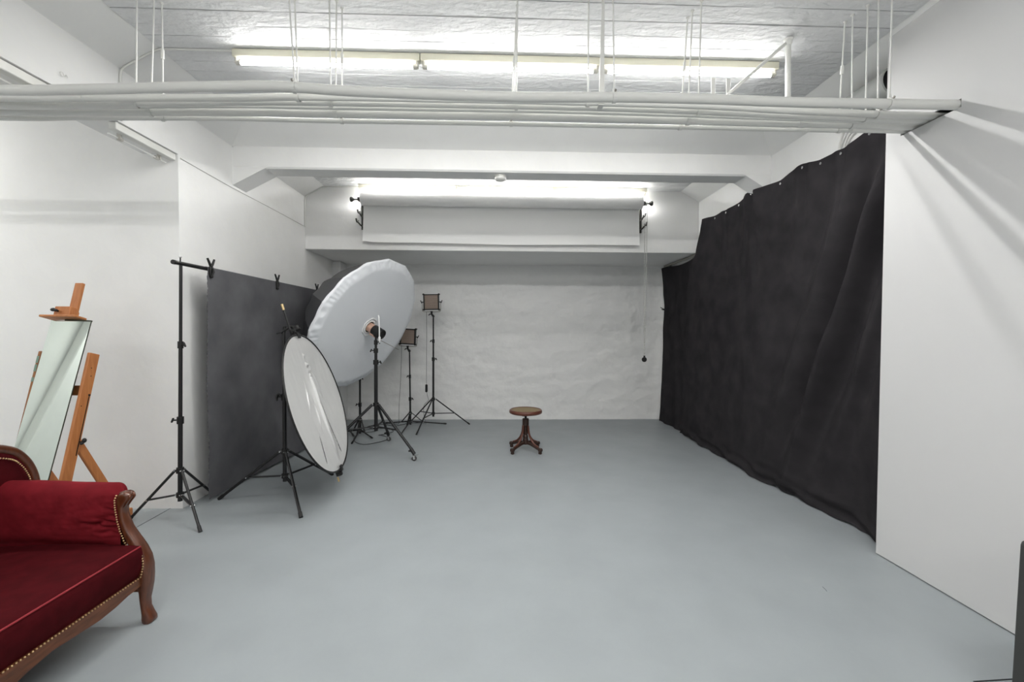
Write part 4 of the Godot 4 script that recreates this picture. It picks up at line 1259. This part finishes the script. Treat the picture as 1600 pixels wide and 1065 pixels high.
# ------------------------------------------------------------------ sofa
func sofa() -> void:
	var zc := -1.45
	var t := thing("sofa", "antique dark red velvet sofa with carved wooden frame and brass nails", "sofa", Vector3(-2.2, 0, zc))
	var zf := -2.26
	var half := zc - zf
	# seat
	var q := mb()
	var prof := [Vector2(-1.818, 0.242), Vector2(-1.800, 0.285), Vector2(-1.790, 0.335), Vector2(-1.792, 0.385), Vector2(-1.802, 0.404), Vector2(-1.83, 0.414), Vector2(-1.95, 0.428), Vector2(-2.15, 0.434), Vector2(-2.35, 0.428), Vector2(-2.52, 0.414)]
	var ps := []
	for p in prof: ps.append(Vector3(p.x, p.y, 0))
	var sm := spline(ps, 40)
	var seat := func(u: float, v: float) -> Vector3:
		var p: Vector3 = sm[roundi(u * 40.0)]
		var z := lerpf(zf + 0.033, zc + half - 0.033, v)
		var e := pow(absf(z - zc) / half, 6.0)
		var top := smoothstep(0.405, 0.43, p.y)
		return Vector3(p.x, p.y - 0.016 * e * top, z)
	q.grid(40, 40, seat, true)
	q.flat()
	q.box(Vector3(-2.17, 0.30, zc), Vector3(0.66, 0.15, half * 2.0 - 0.03), 0.01)
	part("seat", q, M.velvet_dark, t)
	q = mb()
	q.tube([Vector3(-1.799, 0.405, zf + 0.035), Vector3(-1.798, 0.406, zc), Vector3(-1.799, 0.405, zc + half - 0.035)], 0.0042, 8)
	part("piping", q, M.piping, t, "brighter red seat piping")
	# front rail
	q = mb()
	var low := [Vector2(-2.262, 0.190), Vector2(-2.235, 0.204), Vector2(-2.15, 0.199), Vector2(-2.08, 0.186), Vector2(-2.0, 0.180), Vector2(-1.9, 0.187), Vector2(-1.79, 0.196), Vector2(-1.70, 0.184), Vector2(-1.62, 0.165), Vector2(-1.53, 0.152), Vector2(-1.45, 0.150)]
	var poly := PackedVector2Array()
	for p in low: poly.append(Vector2(p.x, p.y))
	for i in range(low.size() - 2, -1, -1): poly.append(Vector2(2.0 * zc - low[i].x, low[i].y))
	poly.append(Vector2(2.0 * zc + 2.262, 0.245)); poly.append(Vector2(-2.262, 0.245))
	q.prism(poly, 0.045, Transform3D(Basis(Vector3(0, 0, 1), Vector3.UP, Vector3(-1, 0, 0)), Vector3(-1.800, 0, 0)), 0.005)
	q.box(Vector3(-2.52, 0.20, zc), Vector3(0.04, 0.09, half * 2.0 - 0.02), 0.005)
	for s in [-1.0, 1.0]:
		q.box(Vector3(-2.17, 0.205, zc + s * (half - 0.01)), Vector3(0.70, 0.08, 0.035), 0.005)
	part("seat_rail", q, M.sofa_rail, t, "curved wooden seat rail")
	# nails
	q = mb()
	var z := zf + 0.02
	while z < zc + half - 0.01:
		q.ball(Vector3(-1.803, 0.246, z), 0.0050, 6, Vector3(0.9, 1, 1))
		z += 0.0145
	for i in 11:
		q.ball(Vector3(-1.806 + 0.012 * sin(i / 10.0 * PI) + 0.006, lerpf(0.25, 0.385, i / 10.0), zf + 0.036), 0.0048, 6)
	for sd in [1.0, -1.0]:
		for i in 22:
			var f := i / 21.0
			var p := post_inner(f)
			q.ball(Vector3(p.x + 0.004, p.y, zc + sd * (zf + 0.032 - zc)), 0.0050, 6)
	for i in 110:
		var bp := back_edge((i + 0.5) / 110.0, zc, 0.045)
		q.ball(Vector3(-2.512, bp.y, bp.x), 0.0050, 6, Vector3(0.9, 1, 1))
	stuff(part("nail_trim", q, M.nail, t, "rows of brass upholstery nails"))
	# carved arm posts with front legs
	for sd in [1.0, -1.0]:
		q = mb()
		var out := [[0.645, -1.868, -1.880], [0.652, -1.862, -1.884]]
		var rows := [[-0.002, -1.806, -1.770, 0.9], [0.006, -1.812, -1.762, 1.0], [0.022, -1.815, -1.763, 1.0], [0.045, -1.814, -1.776, 0.95], [0.075, -1.818, -1.790, 0.9], [0.115, -1.822, -1.792, 0.95], [0.155, -1.824, -1.784, 1.05], [0.195, -1.830, -1.777, 1.15], [0.24, -1.826, -1.775, 1.2], [0.29, -1.822, -1.776, 1.2], [0.34, -1.834, -1.786, 1.15], [0.385, -1.858, -1.806, 1.1], [0.42, -1.880, -1.828, 1.05], [0.455, -1.896, -1.852, 1.0], [0.49, -1.908, -1.874, 0.95], [0.53, -1.916, -1.890, 0.9], [0.565, -1.922, -1.898, 0.88], [0.595, -1.926, -1.898, 0.9], [0.62, -1.930, -1.884, 0.95], [0.64, -1.930, -1.868, 1.0], [0.655, -1.926, -1.864, 1.0], [0.666, -1.918, -1.872, 0.95], [0.672, -1.905, -1.885, 0.8]]
		var zmid: float = zc + sd * (-2.262 - zc)
		q.grid(rows.size() - 1, 16, func(u: float, v: float) -> Vector3:
			var r: Array = rows[roundi(u * (rows.size() - 1))]
			var a := v * TAU
			var sx := signf(cos(a)) * pow(absf(cos(a)), 0.6)
			var sz := signf(sin(a)) * pow(absf(sin(a)), 0.6)
			return Vector3((r[1] + r[2]) * 0.5 + sx * (r[2] - r[1]) * 0.5, r[0], zmid + sz * 0.031 * r[3]), false)
		q.flat()
		q.quad(Vector3(-1.92, 0.671, zmid - 0.012), Vector3(-1.92, 0.671, zmid + 0.012), Vector3(-1.88, 0.671, zmid + 0.012), Vector3(-1.88, 0.671, zmid - 0.012))
		for s in [-0.42, 0.42]:      # flutes of the scroll
			q.tube(spline([Vector3(-1.915, 0.668, zmid + s * 0.03), Vector3(-1.884, 0.667, zmid + s * 0.032), Vector3(-1.865, 0.648, zmid + s * 0.034), Vector3(-1.882, 0.622, zmid + s * 0.034), Vector3(-1.898, 0.598, zmid + s * 0.03)], 14), 0.0050, 8)
		for s in [-0.5, 0.5]:
			q.tube(spline([Vector3(-1.872, 0.45, zmid + s * 0.02), Vector3(-1.835, 0.405, zmid + s * 0.026), Vector3(-1.800, 0.355, zmid + s * 0.022), Vector3(-1.790, 0.31, zmid + s * 0.008)], 12), [0.003, 0.004, 0.005, 0.006, 0.006, 0.007, 0.007, 0.007, 0.006, 0.006, 0.005, 0.004, 0.003], 8)
		part("arm_post", q, M.sofa_wood, t, "carved wooden arm post running down into the front leg")
		# arm
		q = mb()
		var sec := [Vector2(0.034, 0.30), Vector2(0.024, 0.385), Vector2(-0.012, 0.45), Vector2(-0.022, 0.53), Vector2(-0.016, 0.61), Vector2(0.006, 0.672), Vector2(0.05, 0.703), Vector2(0.10, 0.695), Vector2(0.135, 0.65), Vector2(0.14, 0.55), Vector2(0.125, 0.40), Vector2(0.11, 0.24)]
		var s3 := []
		for p in sec: s3.append(Vector3(p.x, p.y, 0))
		var sp := spline(s3, 130)
		var nn := FastNoiseLite.new()
		nn.seed = 3; nn.frequency = 1.0
		q.grid(90, 130, func(u: float, v: float) -> Vector3:
			var p: Vector3 = sp[roundi(v * 130.0)]
			var x := lerpf(-1.912, -2.54, u)
			var dist := -1.912 - x
			var k := smoothstep(0.0, 0.07, dist)
			var w: float = lerpf(clampf(p.x, 0.012, 0.05), p.x, k)
			var y: float = lerpf(0.40 + (p.y - 0.40) * 0.86 if p.y > 0.40 else p.y, p.y, sqrt(k))
			if p.y > 0.40:
				y += 0.012 * smoothstep(0.1, 0.5, dist)
			# gathers that run back from the post
			var g := exp(-dist / 0.16) * smoothstep(0.0, 0.03, dist)
			var ang := (p.y - 0.46) * (1.0 + dist * 1.5)
			var wav := ang * 78.0 + 2.5 * nn.get_noise_2d(p.y * 6.0, dist * 4.0)
			w += 0.007 * pow(1.0 - absf(sin(wav)), 2.0) * g * smoothstep(0.40, 0.47, p.y) * smoothstep(0.69, 0.60, p.y) * smoothstep(0.05, 0.10, p.x * -1.0 + 0.12)
			for kr in [[0.535, 0.03, 0.20, 0.022], [0.515, 0.02, 0.15, 0.020], [0.56, 0.02, 0.11, 0.014], [0.49, 0.03, 0.12, 0.014], [0.60, 0.015, 0.08, 0.010], [0.475, 0.02, 0.09, 0.010]]:
				var yy: float = kr[0] - 0.06 * dist + 0.006 * sin(dist * 60.0 + kr[0] * 90.0)
				w += kr[3] * exp(-pow((p.y - yy) / 0.0065, 2.0)) * smoothstep(0.0, kr[1] + 0.01, dist) * smoothstep(kr[2], kr[2] * 0.55, dist) * (1.0 if p.x < 0.05 else 0.0)
			w += 0.006 * nn.get_noise_2d(dist * 5.0, p.y * 6.0) * k
			return Vector3(x, y, zc + sd * (-2.232 - w - zc)), sd < 0.0)
		part("arm", q, M.velvet, t, "padded red velvet arm")
	# back
	q = mb()
	q.grid(60, 24, func(u: float, v: float) -> Vector3:
		var e := back_edge(u, zc, 0.012)
		var f := 1.0 - v
		var zz := zc + (e.x - zc) * (0.0 if v >= 1.0 else sqrt(f) if false else f)
		var y := 0.60 + (e.y - 0.60) * f
		return Vector3(-2.535 + 0.05 * pow(1.0 - f * f, 0.6), y, zz))
	q.flat()
	q.box(Vector3(-2.56, 0.46, zc), Vector3(0.05, 0.42, half * 2.0 - 0.06), 0.01)
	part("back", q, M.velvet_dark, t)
	q = mb()
	var pts := []
	for i in 81:
		var e := back_edge(i / 80.0, zc, 0.0)
		pts.append(Vector3(-2.555, e.y, e.x))
	var prev := []
	q.grid(80, 16, func(u: float, v: float) -> Vector3:
		var i := roundi(u * 80.0)
		var a: Vector3 = pts[maxi(i - 1, 0)]
		var b: Vector3 = pts[mini(i + 1, 80)]
		var tn := (b - a).normalized()
		var nrm := Vector3.RIGHT.cross(tn).normalized()
		var an := v * TAU
		var sx := signf(cos(an)) * pow(absf(cos(an)), 0.7) * 0.030
		var sn := signf(sin(an)) * pow(absf(sin(an)), 0.7) * 0.024
		return pts[i] + Vector3.RIGHT * sx + nrm * sn)
	for sd in [1.0, -1.0]:
		q.box(Vector3(-2.56, 0.33, zc + sd * (-2.40 - zc)), Vector3(0.05, 0.66, 0.05), 0.008)
	part("back_frame", q, M.sofa_wood, t, "rounded wooden back frame")


func post_inner(f: float) -> Vector2:
	var l := [Vector2(0.41, -1.876), Vector2(0.44, -1.890), Vector2(0.49, -1.908), Vector2(0.54, -1.920), Vector2(0.60, -1.928), Vector2(0.64, -1.929), Vector2(0.662, -1.920)]
	var y := lerpf(0.41, 0.662, f)
	return Vector2(at_list(l, y), y)


func back_edge(u: float, zc: float, inset: float) -> Vector2:     # outline of the back: (z, y)
	var l := [Vector2(-2.455, 0.60), Vector2(-2.452, 0.66), Vector2(-2.438, 0.72), Vector2(-2.410, 0.782), Vector2(-2.367, 0.838), Vector2(-2.323, 0.868), Vector2(-2.25, 0.893), Vector2(-2.1, 0.912), Vector2(-1.9, 0.935), Vector2(-1.7, 0.962), Vector2(-1.45, 0.975)]
	var f := u * 2.0
	var mirror := f > 1.0
	if mirror: f = 2.0 - f
	var k := f * (l.size() - 1)
	var i := mini(int(k), l.size() - 2)
	var p: Vector2 = l[i].cubic_interpolate(l[i + 1], l[maxi(i - 1, 0)], l[mini(i + 2, l.size() - 1)], k - i)
	if inset > 0.0:
		var d: Vector2 = (l[i + 1] - l[i]).normalized()
		p += Vector2(d.y, -d.x) * inset
	if mirror: p.x = 2.0 * zc - p.x
	return p


# ------------------------------------------------------------------ easel with mirror, stool, speaker
func small_things() -> void:
	# easel: leans back, front faces the camera
	var t := thing("easel", "wooden studio easel leaning back behind the sofa, holding a narrow mirror", "easel", Vector3(-3.13, 0, -3.2))
	var lean := atan2(0.23, 0.88)
	var bs := Basis(Vector3.RIGHT, -lean)
	var on := func(x: float, y: float, off := 0.0) -> Vector3:      # point on the leaning plane at height y
		return Vector3(x, y, -2.995 - (y - 0.42) * tan(lean)) + bs * Vector3(0, 0, off)
	var q := mb()
	var slanted := func(q: MB, x: float, y0: float, y1: float, w: float, d: float, off: float) -> void:
		var a: Vector3 = on.call(x, y0, off); var b: Vector3 = on.call(x, y1, off)
		q.box((a + b) * 0.5, Vector3(w, a.distance_to(b), d), 0.004, bs)
	slanted.call(q, -2.958, 0.05, 1.33, 0.022, 0.082, -0.041)
	part("side_post", q, M.easel, t)
	q = mb()
	slanted.call(q, -3.305, 0.05, 1.34, 0.022, 0.075, -0.041)
	part("side_post", q, M.easel_dark, t)
	q = mb()
	for y in [0.16, 1.07]:
		q = mb()
		var a: Vector3 = on.call(-3.13, y, -0.05)
		q.box(a, Vector3(0.36, 0.07, 0.022), 0.003, bs)
		part("crossbar", q, M.easel_dark, t)
	q = mb()
	slanted.call(q, -3.160, 0.10, 1.85, 0.058, 0.026, -0.030)
	part("mast", q, M.easel, t)
	q = mb()
	slanted.call(q, -3.178, 1.575, 1.655, 0.115, 0.05, 0.012)
	slanted.call(q, -3.145, 1.565, 1.63, 0.05, 0.075, 0.0)
	q.box(on.call(-3.165, 1.574, 0.03), Vector3(0.25, 0.016, 0.10), 0.004, bs)
	var hb := part("canvas_holder", q, M.easel, t)
	q = mb()
	var kp: Vector3 = on.call(-3.205, 1.62, 0.05)
	q.cyl(kp - bs * Vector3(0, 0, 0.02), kp + bs * Vector3(0, 0, 0.012), 0.007, 0.007, 8)
	q.ball(kp + bs * Vector3(-0.004, 0, 0.018), 0.015, 8, Vector3(1.4, 0.9, 0.8))
	q.ball(kp + bs * Vector3(0.012, -0.004, 0.018), 0.013, 8, Vector3(1.3, 0.8, 0.8))
	part("knob", q, M.black_plastic, hb)
	# rear leg with slot and knob, base rails
	for x in [-2.956, -3.31]:
		q = mb()
		var a := Vector3(x - 0.012, 0.735, -3.125)
		var b := Vector3(x - 0.012, 0.05, -3.50)
		q.box((a + b) * 0.5, Vector3(0.022, a.distance_to(b), 0.06), 0.004, Basis(Vector3.RIGHT, atan2(0.375, 0.685)))
		part("rear_leg", q, M.easel, t)
	q = mb()
	for x in [-2.958, -3.305]:
		q.box(Vector3(x, 0.035, -3.24), Vector3(0.04, 0.06, 0.66), 0.006)
	part("base_rail", q, M.easel, t)
	q = mb()
	var s0: Vector3 = on.call(-2.9463, 1.04, -0.066)
	var s1: Vector3 = on.call(-2.9463, 0.63, -0.066)
	q.box((s0 + s1) * 0.5, Vector3(0.0016, s0.distance_to(s1), 0.006), 0.0, bs)
	q.box(s0, Vector3(0.0018, 0.012, 0.016), 0.0, bs)
	part("slot", q, M.black_void, t, "dark adjusting slot in the post")
	q = mb()
	var kk: Vector3 = on.call(-2.918, 0.72, -0.064)
	q.cyl(kk - Vector3(0.02, 0, 0), kk, 0.006, 0.006, 8)
	q.ball(kk + Vector3(0.004, 0.010, -0.006), 0.015, 8, Vector3(0.8, 1.2, 1.1))
	q.ball(kk + Vector3(0.004, -0.006, 0.012), 0.012, 8, Vector3(0.8, 0.9, 1.3))
	part("wing_knob", q, M.black_plastic, t)
	q = mb()
	for d in [[1.225, 0.004], [1.17, -0.006], [0.96, 0.018]]:
		var pp: Vector3 = on.call(-2.9465, d[0], -0.04 + d[1])
		q.cyl(pp, pp + Vector3(0.002, 0, 0), 0.0035, 0.0035, 8)
	part("screw", q, M.black_void, t)
	q = mb()
	for d in [[1.28, 0.05], [1.22, 0.05], [1.14, 0.03]]:
		var pp: Vector3 = on.call(-3.305, d[0], -0.0025)
		q.box(pp, Vector3(0.016, d[1], 0.001), 0.0, bs)
	part("paint_splash", q, M.green_paint, t, "dried green paint on the post")
	# mirror
	var m0: Vector3 = on.call(-3.116, 1.553, 0.014)
	var m1: Vector3 = on.call(-3.168, 0.32, 0.014)
	var ms := bs * Basis(Vector3.BACK, -0.041)
	t = thing("mirror", "tall frameless mirror standing on the easel", "mirror", (m0 + m1) * 0.5)
	q = mb()
	var mc := (m0 + m1) * 0.5
	var ml := m0.distance_to(m1)
	q.box(mc, Vector3(0.280, ml, 0.005), 0.0, ms)
	part("glass", q, M.mirror, t)
	q = mb()
	q.box(mc + ms * Vector3(0, 0, -0.0045), Vector3(0.282, ml + 0.002, 0.003), 0.0, ms)
	q.box(mc + ms * Vector3(0.045, ml * 0.5 + 0.006, -0.005), Vector3(0.19, 0.012, 0.014), 0.002, ms)
	q.box(mc + ms * Vector3(0.1412, 0, -0.001), Vector3(0.002, ml, 0.007), 0.0, ms)
	part("backing", q, M.mirror_edge, t)
	# swivel stool
	var sc := Vector3(0.344, 0, -5.42)
	t = thing("swivel_stool", "antique wooden swivel stool with a caned seat and four bentwood legs", "stool", sc)
	var sy := 0.508
	q = mb()
	q.lathe_s([Vector2(0.150, sy - 0.040), Vector2(0.188, sy - 0.038), Vector2(0.203, sy - 0.030), Vector2(0.207, sy - 0.012), Vector2(0.203, sy + 0.004), Vector2(0.192, sy + 0.012), Vector2(0.178, sy + 0.008), Vector2(0.170, sy - 0.004)], sc, 48)
	part("seat_rim", q, M.stool_rim, t)
	q = mb()
	q.lathe_s([Vector2(0.176, sy + 0.006), Vector2(0.16, sy + 0.003), Vector2(0.11, sy - 0.001), Vector2(0.05, sy - 0.004), Vector2(0.0, sy - 0.005)], sc, 48)
	q.lathe_s([Vector2(0.0, sy - 0.02), Vector2(0.18, sy - 0.02)], sc, 48)
	part("cane_seat", q, M.cane, t, "light caned seat")
	q = mb()
	q.lathe([Vector2(0.0, sy - 0.050), Vector2(0.06, sy - 0.048), Vector2(0.06, sy - 0.022), Vector2(0.0, sy - 0.02)], sc, 20)
	q.cyl(sc + Vector3(0, 0.40, 0), sc + Vector3(0, sy - 0.045, 0), 0.014, 0.014, 14)
	q.box(sc + Vector3(-0.02, sy - 0.062, 0), Vector3(0.05, 0.03, 0.03), 0.004)
	for i in 8:
		q.cyl(sc + Vector3(0, 0.425 + i * 0.005, 0), sc + Vector3(0, 0.428 + i * 0.005, 0), 0.0165, 0.0145, 14)
	part("screw_spindle", q, M.black_metal, t)
	q = mb()
	q.lathe([Vector2(0.0, 0.408), Vector2(0.036, 0.406), Vector2(0.041, 0.398), Vector2(0.041, 0.322), Vector2(0.036, 0.312), Vector2(0.033, 0.29), Vector2(0.028, 0.235), Vector2(0.030, 0.215), Vector2(0.023, 0.205), Vector2(0.030, 0.19), Vector2(0.034, 0.17), Vector2(0.032, 0.155), Vector2(0.036, 0.145), Vector2(0.036, 0.095), Vector2(0.030, 0.080), Vector2(0.0, 0.078)].map(func(p: Vector2) -> Vector2: return p), sc, 20)
	part("column", q, M.stool_wood, t)
	for i in 4:
		var a := PI / 4 + i * PI / 2
		var d := Vector3(cos(a), 0, sin(a))
		q = mb()
		var lp := [Vector2(0.044, 0.325), Vector2(0.046, 0.29), Vector2(0.054, 0.235), Vector2(0.078, 0.175), Vector2(0.118, 0.125), Vector2(0.165, 0.095), Vector2(0.215, 0.078)]
		var l3 := []
		for p in lp: l3.append(sc + d * p.x + Vector3(0, p.y, 0))
		q.tube(spline(l3, 18), [0.008, 0.012, 0.013, 0.013, 0.013, 0.013, 0.013, 0.013, 0.013, 0.013, 0.013, 0.013, 0.013, 0.0125, 0.012, 0.012, 0.011, 0.010, 0.008], 10)
		part("bent_leg", q, M.stool_rim, t)
		q = mb()
		var sb := Basis(d, Vector3.UP, d.cross(Vector3.UP))
		var arch := [Vector2(0.02, 0.100), Vector2(0.08, 0.096), Vector2(0.15, 0.078), Vector2(0.21, 0.060), Vector2(0.25, 0.058)]
		var a3 := []
		for p in arch: a3.append(sc + d * p.x + Vector3(0, p.y, 0))
		q.tube(spline(a3, 12), 0.0185, 10)
		q.box(sc + d * 0.240 + Vector3(0, 0.052, 0), Vector3(0.050, 0.042, 0.050), 0.010, sb)
		q.box(sc + d * 0.238 + Vector3(0, 0.016, 0), Vector3(0.036, 0.032, 0.036), 0.006, sb)
		part("foot_beam", q, M.stool_wood, t)
	# speaker cabinet at the right edge
	var sp := Vector3(2.22, 0, -1.40)
	t = thing("speaker_cabinet", "black box-shaped cabinet with rounded corners at the right edge, by the partition", "speaker", sp)
	q = mb()
	var tilt := Basis(Vector3.BACK, -0.030) * Basis(Vector3.UP, 0.0)
	var outl := PackedVector2Array()
	for p in [[-0.222, 0.012], [-0.222, 0.668], [-0.216, 0.684], [-0.200, 0.690], [0.200, 0.690], [0.216, 0.684], [0.222, 0.668], [0.222, 0.012], [0.21, 0.0], [-0.21, 0.0]]:
		outl.append(Vector2(p[0], p[1]))
	q.prism(outl, 0.38, Transform3D(tilt, Vector3(2.212, 0.012, -1.60)), 0.008)
	part("cabinet", q, M.speaker, t)
	q = mb()
	q.box(Vector3(2.21, 0.35, -1.216), Vector3(0.38, 0.60, 0.012), 0.005, tilt)
	part("grille", q, M.black_plastic, t)
	q = mb()
	for x in [2.03, 2.38]:
		for zz in [-1.55, -1.27]:
			q.cyl(Vector3(x, 0.0, zz), Vector3(x, 0.024, zz), 0.016, 0.018, 10)
	part("rubber_foot", q, M.rubber, t)
